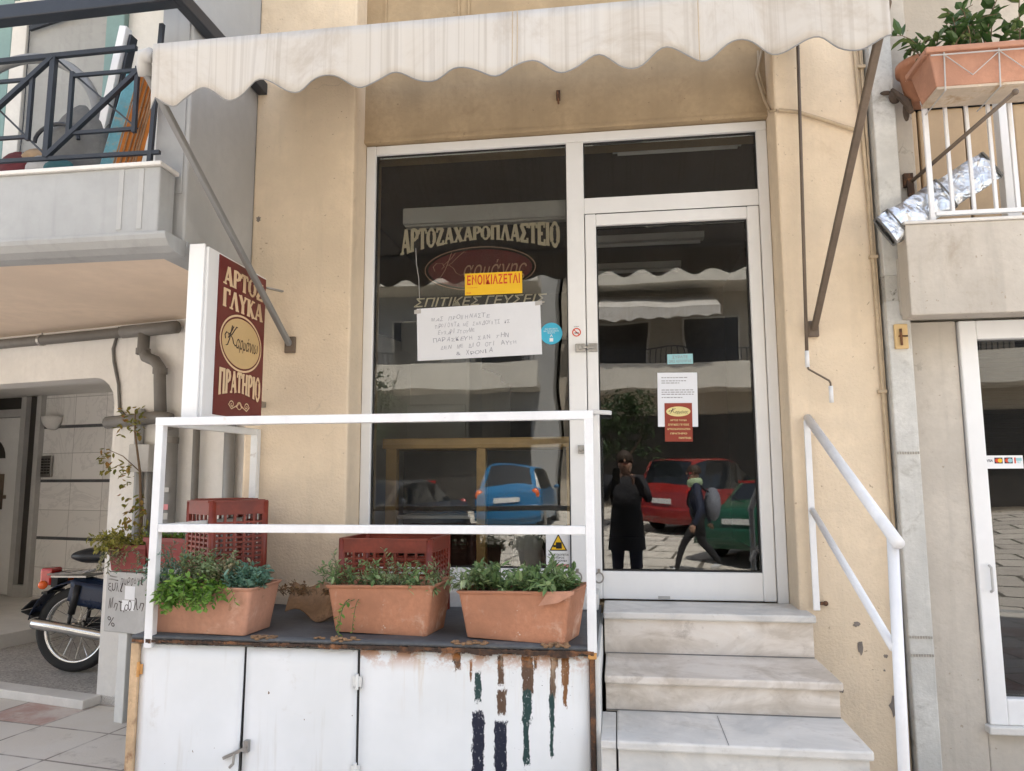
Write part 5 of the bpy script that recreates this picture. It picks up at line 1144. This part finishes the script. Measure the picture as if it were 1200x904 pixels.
    mb = MB(); mb.sphere((1.05, 0, .90), (.09, .08, .08)); mb.build('headlight', 'white_enamel', mo, smooth=True, **L)
    mb = MB(); mb.tube([(.2, .1, .3), (.16, .16, .05), (.10, .2, .003)], .009, 6); mb.build('side_stand', 'dull_steel', mo, **L)
    mb = MB()
    for c in ((.36, -.10, .69), (.33, -.10, .655)): mb.sphere(c, (.02, .012, .016))
    mb.build('badge', 'chrome', mo, smooth=True, **L)
moped()

# ------------------------------------------------------------------ right building
RB = thing('corner_building', 'beige neighbouring house with a balcony and a white glazed shop door on the right', 'building', (2.5, 4.5, .1))
mb = MB(); mb.box(1.425, 1.652, 3.82, 4.3, .1, 2.30); mb.box(1.425, 7, 3.82, 4.3, 2.312, 2.74); mb.box(2.75, 7, 3.82, 4.3, .1, 2.312); mb.box(1.652, 2.75, 3.82, 4.3, .1, .43); mb.box(1.425, 1.525, 3.822, 5.0, 2.74, 9.6); mb.box(1.525, 7, 4.55, 4.9, 2.74, 9.6); mb.box(1.5, 7, 3.7, 4.55, 5.3, 5.5); mb.box(1.425, 7, 4.9, 12, 2.8, 9.6); mb.box(1.50, 7, 3.83, 4.55, 5.5, 9.6)
mb.build('wall', 'beige_wall', RB, bevel=.006)
mb = MB(); mb.box(1.312, 1.418, 3.74, 4.2, .1, 2.395); mb.box(1.312, 1.418, 3.742, 4.2, 2.52, 9.6); mb.build('concrete_strip', 'pale_concrete', RB, bevel=.006)
mb = MB(); mb.box(1.316, 1.416, 3.748, 4.2, 2.3955, 2.5195); mb.build('mortar_block', 'blotched_concrete', RB)
mb = MB()
for z in (1.66, .82, .74):
    for k in range(9): mb.box(1.314+k*.0115, 1.314+k*.0115+.007, 3.7365, 3.7395, z-.006, z+.006)
mb.build('perforated_band', 'dull_steel', RB)
mb = MB(); mb.box(1.37, 7, 3.60, 3.72, 2.29, 2.725); mb.box(1.37, 7, 3.7205, 4.55, 2.32, 2.60); mb.build('balcony_parapet', 'beige_wall', RB, bevel=.006)
mb = MB(); mb.box(1.362, 7, 3.592, 3.735, 2.7255, 2.742); mb.build('coping', 'light_stone', RB, bevel=.004)
mb = MB()
for k in range(5): mb.box(1.57+k*.26, 1.57+k*.26+.25, 4.50, 4.545, 2.62, 3.72)
mb.build('tan_shutter', 'tan_shutter', RB, bevel=.01)
mb = MB(); mb.box(1.53, 1.565, 4.47, 4.548, 2.62, 3.76); mb.box(1.5655, 2.9, 4.47, 4.548, 3.725, 3.76); mb.build('shutter_frame', 'dark_steel', RB)
mb = MB(); mb.box(2.02, 2.09, 4.0, 4.06, 2.75, 3.72); mb.build('window_frame', 'white_aluminium', RB, bevel=.004)
# glazed door
dd = MB(); dd.box(1.657, 1.735, 3.80, 3.90, .43, 2.296); dd.box(1.735, 2.7, 3.802, 3.90, 2.205, 2.296); dd.box(1.735, 2.7, 3.802, 3.90, .43, .545); dd.box(2.62, 2.7, 3.80, 3.90, .545, 2.205)
rd = dd.build('glazed_door', 'white_aluminium', RB, bevel=.006)
box(1.735, 2.62, 3.846, 3.852, .545, 2.205).build('pane', 'tinted_glass', rd)
mb = MB(); mb.tube([(1.70, 3.79, 1.02), (1.702, 3.775, 1.03), (1.702, 3.775, 1.13), (1.70, 3.79, 1.14)], .006, 8); mb.build('handle', 'light_pvc', rd)
mb = MB(); mb.box(1.64, 2.75, 3.77, 3.90, .395, .4295); mb.build('sill', 'light_stone', RB, bevel=.006)
mb = MB(); mb.box(1.737, 2.618, 3.87, 3.93, 1.64, 2.2); 
mb = MB()
for k in range(26): z = 1.62+k*.023; mb.add([(1.74, 3.885, z), (2.6, 3.885, z), (2.6, 3.897, z+.019), (1.74, 3.897, z+.019)], [(0, 1, 2, 3)])
mb.build('blind', 'grey_pvc', RB, solid=.001)
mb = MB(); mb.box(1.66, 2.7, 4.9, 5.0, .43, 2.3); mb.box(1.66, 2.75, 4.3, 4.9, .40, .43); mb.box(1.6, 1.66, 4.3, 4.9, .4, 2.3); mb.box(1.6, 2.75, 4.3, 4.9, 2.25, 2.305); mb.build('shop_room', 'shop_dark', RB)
t = thing('card_sticker', 'white payment card sticker strip on the right hand glass door', 'sticker', (1.80, 3.845, 1.58)); cf = facing(1.742, 3.8445, 1.585)
mb = MB(); mb.prism([(0, 0), (.17, 0), (.17, .062), (0, .062)], cf, 0, .0006); mb.build('sheet', 'sticker_white', t)
mb = MB(); mb.prism([(.044, .024), (.080, .024), (.080, .052), (.044, .052)], cf, .001, .0014); mb.prism([(.088, .024), (.124, .024), (.124, .052), (.088, .052)], cf, .001, .0014); put_text(mb, 'VISA', .010, .036, .032, .044, cf, .001, .02, .2); mb.build('dark_cards', 'jacket_navy', t)
mb = MB(); mb.disc((1.742+.056, 3.8425, 1.585+.038), .010, (0, -1, 0), .0004, 16); mb.disc((1.742+.100, 3.8425, 1.585+.038), .010, (0, -1, 0), .0004, 16); mb.prism([(.131, .024), (.138, .024), (.138, .052), (.131, .052)], cf, .001, .0014); mb.build('red_circle', 'sticker_red', t)
mb = MB(); mb.disc((1.742+.068, 3.842, 1.585+.038), .010, (0, -1, 0), .0004, 16); mb.build('orange_circle', 'sticker_yellow', t)
mb = MB(); mb.disc((1.742+.112, 3.842, 1.585+.038), .010, (0, -1, 0), .0004, 16); mb.prism([(.138, .036), (.164, .036), (.164, .050), (.138, .050)], cf, .001, .0014); put_text(mb, 'PAY', .142, .160, .024, .034, cf, .001, .02); mb.build('teal_card', 'sticker_teal', t)
mb = MB(); mb.box(1.335, 1.395, 3.722, 3.739, 2.155, 2.275); o = mb.build('wall_plate', 'gold_vinyl', bevel=.003); tag(o, 'small rusty yellow metal plate on the pale concrete strip', 'plate')
mb = MB(); mb.tube([(1.36, 3.715, 2.25), (1.36, 3.712, 2.17)], .006, 6); mb.bar((1.35, 3.718, 2.215), (1.39, 3.718, 2.215), .012, .006); q = mb.build('bolt', 'rust', o, local=True)
for v in q.data.vertices: v.co -= Vector(o.location)

# railing, planter, sunshade, rod on the right balcony
rr_ = thing('balcony_railing', 'white painted balcony railing with upright bars under the hanging planter', 'railing', (1.6, 3.65, 2.74))
mb = MB()
for k, x in enumerate((1.514, 1.606, 1.70, 1.797, 1.89, 1.985, 2.08)):
    m = MB(); wv = .024 if k == 0 else .016; m.box(x-wv/2, x+wv/2, 3.65-.008, 3.65+.008, 2.745 if k == 0 else 2.795, 3.34); m.build('bar', 'white_paint_metal', rr_, bevel=.003)
mb = MB(); mb.box(1.527, 2.6, 3.639, 3.661, 2.775, 2.796); mb.build('lower_rail', 'white_paint_metal', rr_, bevel=.003)
mb = MB(); mb.box(1.50, 2.6, 3.638, 3.662, 3.3405, 3.362); mb.build('upper_rail', 'white_paint_metal', rr_, bevel=.003)
hp = thing('hanging_planter', 'long terracotta planter hung in a wire holder on the right balcony railing', 'planter', (1.72, 3.5, 3.30))
mb = MB()
def trough(x0, x1, y0, y1, z0, z1, k=.035):
    o0 = [(x0+k, y0+k*.7, z0), (x1-k, y0+k*.7, z0), (x1-k, y1-k*.7, z0), (x0+k, y1-k*.7, z0)]; o1 = [(x0, y0, z1), (x1, y0, z1), (x1, y1, z1), (x0, y1, z1)]
    mb.add(o0+o1, [(0, 1, 2, 3)]+[(i, (i+1) % 4, (i+1) % 4+4, i+4) for i in range(4)])
    mb.box(x0-.015, x1+.015, y0-.015, y0+.01, z1-.02, z1+.008); mb.box(x0-.015, x1+.015, y1-.01, y1+.015, z1-.02, z1+.008); mb.box(x0-.015, x0+.01, y0+.01, y1-.01, z1-.02, z1+.007); mb.box(x1-.01, x1+.015, y0+.01, y1-.01, z1-.02, z1+.007)
trough(1.445, 2.05, 3.40, 3.62, 3.305, 3.475); mb.build('trough', 'terracotta_faded', hp, bevel=.006)
mb = MB(); mb.box(1.46, 2.03, 3.42, 3.60, 3.44, 3.455); mb.build('soil', 'soil', hp)
mb = MB(); mb.box(1.48, 2.02, 3.42, 3.60, 3.292, 3.304); mb.build('saucer', 'saucer_tan', hp)
mb = MB()
for x in (1.51, 1.74, 1.97): mb.tube([(x, 3.395, 3.46), (x, 3.41, 3.28), (x, 3.63, 3.275)], .0035, 5)
mb.tube([(1.45, 3.388, 3.44), (2.0, 3.388, 3.44)], .0035, 5)
for x in (1.51, 1.74): mb.tube([(x, 3.392, 3.44), (x+.115, 3.40, 3.34), (x+.23, 3.392, 3.44)], .0025, 5)
mb.build('wire_holder', 'light_pvc', hp)
lv, sm = MB(), MB()
for k in range(20):
    b = (rnd(1.49, 1.90), rnd(3.45, 3.58), 3.45); sprig(lv, sm, b, (rnd(-.35, .35), rnd(-.4, .3), 1), rnd(.22, .44), 15, .066, .030, .9, .0035, start=.2)
sprig(lv, sm, (1.75, 3.5, 3.46), (.15, -.1, 1), .34, 10, .09, .045, .3, .004)
lv.keepn = True; o = lv.build('leafy_plant', 'leaf_ficus', hp); sm.build('stems', 'stem_brown', o)
pt = thing('clay_pot', 'round brown clay pot set behind the hanging planter rim', 'pot', (1.53, 3.60, 3.36)); mb = MB(); mb.lathe([(.0001, 0), (.07, 0), (.10, .16), (.115, .165), (.115, .20), (.10, .20), (.09, .16)], (1.53, 3.69, 3.365), (0, 0, 1), 24); mb.build('pot', 'terracotta', pt, smooth=True)
fs = thing('foil_sunshade', 'folded silver foil sunshade pushed diagonally behind the right balcony bars', 'sunshade', (1.5, 3.68, 2.75))
a_, b_ = Vector((1.285, 3.615, 2.70)), Vector((1.86, 3.80, 3.07)); dd_ = (b_-a_).normalized(); nz = Vector((-dd_.z, 0, dd_.x)).normalized(); ny = dd_.cross(nz)
mb = MB(); mb.grid(lambda a, b: tuple(a_.lerp(b_, a)+nz*(.078*max(-1, min(1, 1.5*math.cos(2*PI*b)))*(1+.03*math.sin(a*17)))+ny*(.017*math.sin(2*PI*b)+.006*math.sin(a*33+5*math.cos(2*PI*b)))), 40, 16); mb.build('roll', 'foil', fs, smooth=True)
mb = MB()
for t_ in (.10, .55): mb.tube([tuple(a_.lerp(b_, t_)+nz*.083*max(-1, min(1, 1.5*math.cos(2*PI*k/16)))+ny*.026*math.sin(2*PI*k/16)) for k in range(16)], .004, 5, True)
for e in (a_, b_): mb.tube([tuple(e+nz*.074*max(-1, min(1, 1.5*math.cos(2*PI*k/16)))+ny*.018*math.sin(2*PI*k/16)) for k in range(16)], .006, 5, True)
mb.build('binding', 'grey_cloth', fs)
ar = thing('awning_rod', 'dark steel rod rising from a rusty bracket across the right balcony', 'rod', (1.47, 3.8, 3.0))
mb = MB(); mb.tube([(1.478, 3.80, 3.0), (1.735, 3.30, 3.19)], .0095, 8); mb.sphere((1.738, 3.295, 3.192), .014); mb.build('rod', 'brown_metal', ar, smooth=True)
mb = MB(); mb.box(1.455, 1.50, 3.795, 3.8195, 2.985, 3.055); mb.box(1.463, 1.495, 3.78, 3.794, 2.93, 3.02); mb.build('bracket', 'rust', ar, bevel=.003)
mb = MB(); mb.tube([(1.40, 3.72, 3.46), (1.44, 3.66, 3.36), (1.455, 3.65, 3.30)], [.01, .02, .012], 6); mb.sphere((1.41, 3.72, 3.42), (.03, .02, .035), 8, 6); mb.sphere((1.45, 3.70, 3.33), (.016, .014, .05), 8, 6); mb.sphere((1.375, 3.73, 3.45), (.03, .008, .012), 8, 6)
tag(mb.build('dead_twig', 'bark'), 'withered brown twig knot beside the hanging planter', 'twig')

# ------------------------------------------------------------------ the street opposite, seen in the glass
def window_grid(th, x0, x1, y, zs, n, m='opp_dark'):
    step = (x1-x0)/n
    for z in zs:
        for k in range(n):
            xa = x0+step*(k+.2); xb = x0+step*(k+.8)
            f = box(xa-.06, xb+.06, y+.004, y+.05, z-.06, z+1.9).build('window', 'opp_slab', th); box(xa, xb, y+.051, y+.056, z, z+1.84).build('window_pane', m, f)
def opposite(label, x0, x1, y, h, wm, awn):
    th = thing('apartment_building', label, 'building', ((x0+x1)/2, y-4, street_z(y)), 0, 'apartment buildings across the street')
    box(x0, x1, y-9, y, .3, h).build('wall', wm, th)
    for z in (4.05, 7.1, 10.1):
        if z+1 > h: continue
        p = box(x0+.4, x1-.4, y+.003, y+1.3, z, z+.2).build('balcony_slab', 'opp_slab', th)
        box(x0+.4, x1-.4, y+1.2, y+1.29, z+.201, z+.75).build('balcony_parapet', 'opp_slab', th)
        m = MB(); k = x0+.6
        while k < x1-.5: m.box(k, k+.025, y+1.23, y+1.255, z+.751, z+1.12); k += .14
        m.box(x0+.42, x1-.42, y+1.22, y+1.265, z+1.12, z+1.15); m.build('balcony_bars', 'dark_steel', th)
    window_grid(th, x0+.5, x1-.5, y, [z for z in (4.4, 7.45, 10.4) if z+2 < h], max(2, int((x1-x0)/2.6)))
    box(x0+.7, x1-.7, y+.004, y+.05, .75, 3.4).build('shop_front', 'opp_dark', th)
    if awn:
        m = MB(); ax0, ax1 = awn
        m.grid(lambda a, b: (ax0+(ax1-ax0)*a, y+.02+1.9*b, 7.0-.75*b), 30, 4)
        m.grid(lambda a, b: (ax0+(ax1-ax0)*a, y+1.93, 6.24-.28*b-.03*b*math.cos(a*(ax1-ax0)/.5*2*PI)), 120, 2); m.build('awning', 'awning_cloth', th, solid=.004)
    return th
opposite('beige apartment block with a scalloped awning mirrored in the shop door', -1.6, 7.5, -14.5, 12.5, 'opp_wall', (-1.0, 2.9))
opposite('grey apartment block mirrored in the big shop window', -12.5, -1.7, -13.6, 11.5, 'opp_grey', None)
opposite('tan apartment block farthest right across the street', 7.6, 18, -14.2, 12, 'opp_wall', None)
opposite('pale apartment block farthest left across the street', -24, -12.6, -14.0, 12, 'opp_grey', None)

def car(label, paint, loc, rz, Lc=3.8, Wc=1.62, Hc=1.48, hatch=True):
    th = thing('parked_car', label, 'car', loc, rz, 'cars parked across the street'); L = dict(local=True)
    # stations along x (front +): x, lower half width, belt z, belt half width, roof z, roof half width
    h = Wc/2; tail = -Lc/2; nose = Lc/2
    if hatch: st_ = [(tail, .84, .86, .82, .88, .72), (tail+.06, .95, .93, .93, .95, .80), (tail+.14, .98, .95, .96, 1.05, .80), (tail+.40, 1.0, .96, .97, Hc-.06, .70), (tail+.75, 1.0, .95, .97, Hc, .72), (tail+1.7, 1.0, .93, .97, Hc, .73), (tail+2.1, 1.0, .92, .97, Hc-.05, .72), (nose-1.0, 1.0, .90, .96, .95, .80), (nose-.5, .98, .84, .93, .86, .78), (nose-.12, .92, .74, .86, .76, .72), (nose, .80, .62, .72, .64, .6)]
    else: st_ = [(tail, .84, .80, .82, .84, .72), (tail+.06, .95, .90, .93, .93, .80), (tail+.6, 1.0, .95, .97, .98, .84), (tail+.75, 1.0, .95, .97, 1.02, .82), (tail+1.25, 1.0, .95, .97, Hc-.05, .70), (tail+1.6, 1.0, .95, .97, Hc, .71), (tail+2.3, 1.0, .93, .97, Hc-.02, .72), (tail+2.6, 1.0, .92, .97, Hc-.08, .72), (nose-1.1, 1.0, .90, .96, .95, .80), (nose-.5, .98, .84, .93, .86, .78), (nose-.12, .92, .74, .86, .76, .72), (nose, .80, .62, .72, .64, .6)]
    body, glass = MB(), MB(); rings = []
    for x, lw, bz, bw_, rz_, rw in st_:
        hf = [(.78*lw*h, .20), (lw*h*.97, .24), (lw*h, .42), (lw*h*1.0, .62), (bw_*h, bz), (rw*h+(bw_-rw)*h*.12, rz_-.05 if rz_-bz > .12 else (bz+rz_)/2), (rw*h*.86, rz_-.008), (rw*h*.45, rz_+.006), (0, rz_+.01)]
        rings.append([(x, y, z) for y, z in hf]+[(x, -y, z) for y, z in hf[-2::-1]])
    n = len(rings[0])
    for i in range(len(rings)-1):
        tall = min(st_[i][4]-st_[i][2], st_[i+1][4]-st_[i+1][2]); steep = abs(st_[i+1][4]-st_[i][4]) > .2
        for k in range(n-1):
            q = [rings[i][k], rings[i][k+1], rings[i+1][k+1], rings[i+1][k]]
            side = k in (4, n-6); topq = 5 <= k <= n-7
            isg = (side and (tall > .12 or steep)) or (topq and steep and k not in (5, n-7))
            (glass if isg else body).add(q, [(0, 1, 2, 3)])
    for e in (0, -1): body.add(rings[e], [tuple(range(n))])
    def weld(mb):
        return mb
    bo = body.build('body', paint, th, smooth=True, **L)
    for m_ in (bo,):
        bm = bmesh.new(); bm.from_mesh(m_.data); bmesh.ops.remove_doubles(bm, verts=bm.verts, dist=.0005); bmesh.ops.recalc_face_normals(bm, faces=bm.faces); bm.to_mesh(m_.data); bm.free()
    glass.build('windows', 'car_glass', th, smooth=False, **L)
    for sx in (tail+.72, nose-.75):
        for sy in (-1, 1):
            mb = MB(); mb.lathe([(.0001, -.09), (.20, -.09), (.27, -.075), (.29, -.04), (.29, .04), (.27, .075), (.20, .09), (.0001, .09)], (sx, sy*(h-.10), .29), (0, 1, 0), 24); wh = mb.build('wheel', 'rubber', th, smooth=True, **L)
            mb = MB(); mb.lathe([(.0001, sy*.1), (.15, sy*.105), (.19, sy*.092)], (sx, sy*(h-.10), .29), (0, 1, 0), 16); mb.build('hubcap', 'dull_steel', wh, **L)
    for sy in (-1, 1):
        mb = MB(); mb.sphere((tail+.06, sy*h*.80, .84), (.06, .11, .13), 14, 10); mb.build('tail_light', 'amber_lens' if paint == 'car_blue' else 'red_lens', th, smooth=True, **L)
        mb = MB(); mb.sphere((nose-.16, sy*h*.70, .66), (.12, .16, .08), 12, 8); mb.build('headlight', 'white_enamel', th, smooth=True, **L)
        mb = MB(); mb.sphere((nose-1.25, sy*(h+.07), .98), (.05, .08, .06), 10, 6); mb.build('mirror', paint, th, smooth=True, **L)
    mb = MB(); mb.grid(lambda a, b: (tail-.06+.10*(2*a-1)**2, (a-.5)*Wc*.98, .28+.30*b+.0*a), 14, 4); mb.build('rear_bumper', paint, th, smooth=True, solid=.05, **L)
    box(tail-.025, tail-.008, -.26, .26, .66, .77).build('number_plate', 'plate', th, **L)
    mb = MB(); mb.bar((tail+.16, .05, 1.0), (tail+.24, -.3, 1.14), .015, .015); mb.build('wiper', 'black_paint', th, **L)
    box(tail+.40, tail+.44, -.16, .16, Hc-.1, Hc-.05).build('brake_light', 'red_lens', th, **L)
    return th
def heading(a): return RAD(-90)+RAD(a)      # nose pointing away from the shop, turned by a degrees
car('small blue hatchback with orange tail lights mirrored in the shop window', 'car_blue', (-2.35, -10.6, street_z(-9.2)-.02), heading(4), 3.6, 1.56, 1.54)
car('red hatchback mirrored behind the walking pupil in the door glass', 'car_red', (2.35, -10.4, street_z(-9.4)), heading(42), 4.1, 1.72, 1.62)
car('dark green saloon mirrored at the right edge of the door glass', 'car_green', (3.25, -6.1, street_z(-6)-.03), heading(40), 4.2, 1.68, 1.42, False)
car('dark grey saloon mirrored low in the left of the shop window', 'car_silver', (-4.6, -6.6, street_z(-6)-.03), heading(-165), 4.2, 1.68, 1.40, False)

def tree(label, loc, h, r, n=420):
    th = thing('street_tree', label, 'tree', loc, 0, 'trees across the street'); mb = MB(); rr = random.Random(int(loc[0]*10)); 
    mb.tube([(0, 0, -.1), (.03, 0, h*.3), (0, .03, h*.55)], [.09, .07, .05], 8)
    for k in range(7): a = rr.uniform(0, 2*PI); mb.tube([(0, .03, h*rr.uniform(.4, .55)), (r*.5*math.cos(a), r*.5*math.sin(a), h*.7), (r*.8*math.cos(a+.3), r*.8*math.sin(a+.3), h*rr.uniform(.75, .95))], [.035, .02, .008], 6)
    mb.build('trunk', 'bark', th, local=True); lv = MB()
    cl = [(rr.uniform(-r, r)*.75, rr.uniform(-r, r)*.75, h*rr.uniform(.5, 1.0), rr.uniform(.25, .5)*r) for k in range(16)]
    for k in range(n*3):
        c = rr.choice(cl); v = Vector((rr.gauss(0, 1), rr.gauss(0, 1), rr.gauss(0, .8))).normalized()*c[3]*rr.uniform(.5, 1.1)
        leaf(lv, Vector(c[:3])+v, (rr.uniform(-1, 1), rr.uniform(-1, 1), rr.uniform(-.8, .6)), .12, .07)
    lv.keepn = True; lv.build('crown', 'leaf_dark', th, local=True)
tree('dark bushy street tree mirrored at the left of the door glass', (.25, -9.6, street_z(-9.6)), 3.0, .75)
tree('street tree mirrored behind the dark grey saloon in the shop window', (-6.3, -10.2, street_z(-10.2)), 4.2, 1.1)
# ------------------------------------------------------------------ people
def person(label, loc, rz, J, edges, rad, regions, scale=1.0, hair=True):
    """J: joint name -> position; edges: pairs; one skinned surface with a face"""
    th = thing('person', label, 'person', loc, rz)
    names = list(J); me = bpy.data.meshes.new('body'); me.from_pydata([Vector(J[k])*scale for k in names], [(names.index(a), names.index(b)) for a, b in edges], [])
    o = bpy.data.objects.new('body_source', me); COL.objects.link(o)
    md = o.modifiers.new('skin', 'SKIN'); md.use_smooth_shade = True
    for i, k in enumerate(names):
        r = rad[k]; sv = me.skin_vertices[0].data[i]; sv.radius = (r*scale, r*scale) if not isinstance(r, tuple) else (r[0]*scale, r[1]*scale); sv.use_root = (k == 'pelvis')
    o.modifiers.new('sub', 'SUBSURF').levels = 2
    bpy.context.view_layer.update()
    dg = bpy.context.evaluated_depsgraph_get(); m2 = bpy.data.meshes.new_from_object(o.evaluated_get(dg)); bpy.data.objects.remove(o)
    m2.name = 'body'; ob = bpy.data.objects.new('body', m2); COL.objects.link(ob); ob.parent = th
    m2.materials.clear(); order = sorted(set(regions.values()))
    for m in order: m2.materials.append(M[m])
    seg = [(Vector(J[a])*scale, Vector(J[b])*scale, regions[b]) for a, b in edges]
    for p in m2.polygons:
        c = p.center; best = None
        for a, b, rg in seg:
            ab = b-a; t = max(0, min(1, (c-a).dot(ab)/max(ab.length_squared, 1e-9))); d = (c-a-ab*t).length
            if best is None or d < best[0]: best = (d, rg)
        p.material_index = order.index(best[1]); p.use_smooth = True
    hd = Vector(J['head'])*scale; k = scale
    f = Vector((1, 0, 0))
    mb = MB(); mb.sphere(hd+f*.092*k+Vector((0, 0, -.012*k)), (.018*k, .012*k, .022*k), 8, 6); mb.build('nose', 'skin', ob, local=True, smooth=True)
    for sy in (-1, 1):
        mb = MB(); mb.sphere(hd+f*.084*k+Vector((0, sy*.032*k, .014*k)), (.008*k, .012*k, .008*k), 8, 6); mb.build('eye', 'black_paint', ob, local=True)
        mb = MB(); mb.sphere(hd+Vector((-.005*k, sy*.078*k, -.005*k)), (.018*k, .010*k, .030*k), 8, 6); mb.build('ear', 'skin', ob, local=True, smooth=True)
    mb = MB(); mb.bar(hd+f*.088*k+Vector((0, -.022*k, -.052*k)), hd+f*.088*k+Vector((0, .022*k, -.052*k)), .008*k, .008*k); mb.build('mouth', 'sticker_maroon', ob, local=True)
    mb = MB(); hw_ = lambda a, b: 1+.07*math.sin(a*2*PI*19+b*5)*b+.05*math.sin(a*2*PI*7+2)*b
    mb.grid(lambda a, b: tuple(hd+Vector((-.018*k+.104*k*math.cos(2*PI*a)*math.sin(b*1.75)*hw_(a, b), .092*k*math.sin(2*PI*a)*math.sin(b*1.75)*hw_(a, b), .02*k+.112*k*math.cos(b*1.75)-(.03*k if math.cos(2*PI*a) < 0 else 0)*b))), 76, 10); mb.build('hair', 'hair', th, local=True, smooth=True)
    return th, ob
def hand(th, J, wrist, dirn, side, k, ob):
    w0 = Vector(J[wrist])*k; d = Vector(dirn).normalized(); a = d.cross(Vector((1, 0, 0)));
    if a.length < .1: a = d.cross(Vector((0, 1, 0)))
    a.normalize(); mb = MB()
    for i, (o_, l) in enumerate(((-.028, .062), (-.010, .072), (.010, .068), (.027, .052))):
        p = w0+d*.06*k+Vector((1, 0, 0))*o_*k; q = p+d*l*.5*k+a*.006*side*k; r = q+d*l*.5*k+a*.02*side*k; mb.tube([p, q, r], [.0085*k, .008*k, .006*k], 6)
    p = w0+d*.02*k+Vector((1, 0, 0))*.03*k; mb.tube([p, p+Vector((.02, 0, 0))*k+d*.025*k, p+Vector((.022, 0, 0))*k+d*.055*k], [.011*k, .009*k, .007*k], 6)
    mb.sphere(w0+d*.045*k, (.04*k, .02*k, .045*k), 10, 8); mb.build('hand', 'skin', ob, local=True, smooth=True)
def rig(rh=(.0, -.30, .80), lh=(.0, .30, .80), re=(.0, -.27, 1.08), le=(0, .27, 1.08), rk=(.05, -.10, .50), lk=(.05, .10, .50), ra=(0, -.10, .09), la=(0, .10, .09), lean=0):
    J = dict(pelvis=(0, 0, .95), waist=(lean*.3, 0, 1.08), chest=(lean*.7, 0, 1.28), neck=(lean, 0, 1.46), head=(lean+.03, 0, 1.63),
             rsh=(lean*.8, -.18, 1.40), lsh=(lean*.8, .18, 1.40), re=re, le=le, rh=rh, lh=lh, rhip=(0, -.09, .90), lhip=(0, .09, .90), rk=rk, lk=lk, ra=ra, la=la, rt=(ra[0]+.17, ra[1]-.01, ra[2]-.05), lt=(la[0]+.17, la[1]+.01, la[2]-.05))
    E = [('pelvis', 'waist'), ('waist', 'chest'), ('chest', 'neck'), ('neck', 'head'), ('chest', 'rsh'), ('chest', 'lsh'), ('rsh', 're'), ('re', 'rh'), ('lsh', 'le'), ('le', 'lh'), ('pelvis', 'rhip'), ('pelvis', 'lhip'), ('rhip', 'rk'), ('rk', 'ra'), ('lhip', 'lk'), ('lk', 'la'), ('ra', 'rt'), ('la', 'lt')]
    Rr = dict(pelvis=(.13, .16), waist=(.125, .15), chest=(.135, .17), neck=.058, head=(.095, .105), rsh=.075, lsh=.075, re=.05, le=.05, rh=.034, lh=.034, rhip=.10, lhip=.10, rk=.068, lk=.068, ra=.048, la=.048, rt=.036, lt=.036)
    return J, E, Rr
def regs(top, legs, shoe): return dict(pelvis=legs, waist=top, chest=top, neck=top, head='skin', rsh=top, lsh=top, re=top, le=top, rh=top, lh=top, rhip=legs, lhip=legs, rk=legs, lk=legs, ra=legs, la=legs, rt=shoe, lt=shoe)
# pupil walking to the left along the sunny pavement
J, E, Rr = rig(rh=(.10, -.26, .82), re=(-.02, -.27, 1.08), lh=(-.20, .25, .84), le=(-.14, .27, 1.10), rk=(.22, -.09, .52), ra=(.36, -.09, .10), lk=(-.05, .09, .50), la=(-.36, .09, .16), lean=.03)
th, ob = person('walking pupil in navy jacket and black trousers mirrored in the door glass', (1.22, -3.75, .06), RAD(180), J, E, Rr, regs('jacket_navy', 'trousers_black', 'shoe_white'), .96)
hand(th, J, 'rh', (.2, 0, -1), 1, .96, ob); hand(th, J, 'lh', (-.2, 0, -1), -1, .96, ob)
mb = MB(); mb.lathe([(.10, -.05), (.125, 0), (.11, .05), (.075, .075)], (.03, 0, 1.40), (0, 0, 1), 16); mb.build('scarf', 'scarf_green', th, local=True, smooth=True)
bp = thing('backpack', 'grey school backpack worn by the walking pupil', 'backpack', (1.22+.20, -3.75, 1.0), RAD(180)); mb = MB(); mb.sphere((-.02, 0, .16), (.12, .16, .24), 16, 12); mb.build('bag', 'backpack_grey', bp, local=True, smooth=True)
for sy in (-1, 1):
    mb = MB(); mb.tube([(.04, sy*.12, .34), (.17, sy*.13, .44), (.31, sy*.12, .34), (.34, sy*.12, .18), (.25, sy*.15, 0), (.05, sy*.13, -.02)], .014, 6); mb.build('strap', 'coat_black', bp, local=True)
# the photographer, standing behind the camera
J, E, Rr = rig(rh=(.30, -.10, 1.44), re=(.16, -.25, 1.20), lh=(.30, .10, 1.44), le=(.16, .25, 1.20))
th, ob = person('photographer in a black coat holding up both hands, mirrored in the door glass', (.10, -.42, .1), RAD(90), J, E, Rr, regs('coat_black', 'jacket_navy', 'coat_black'), 1.0)
hand(th, J, 'rh', (.2, .35, .9), 1, .95, ob); hand(th, J, 'lh', (.2, -.35, .9), -1, .95, ob)
mb = MB(); mb.lathe([(.20, .66), (.19, .8), (.175, .98), (.165, 1.1)], (0, 0, 0), (0, 0, 1), 20); mb.build('coat_skirt', 'coat_black', th, local=True, smooth=True)
ph = thing('phone', 'dark phone held up in both hands by the photographer in the door glass', 'phone', (0, -.04, 1.49)); box(-.039, .039, -.045, -.036, 1.475, 1.635).build('body', 'black_paint', ph, bevel=.004); box(-.032, -.008, -.0355, -.033, 1.60, 1.628).build('lens', 'car_glass', ph)
bpy.data.objects.remove(_fo)
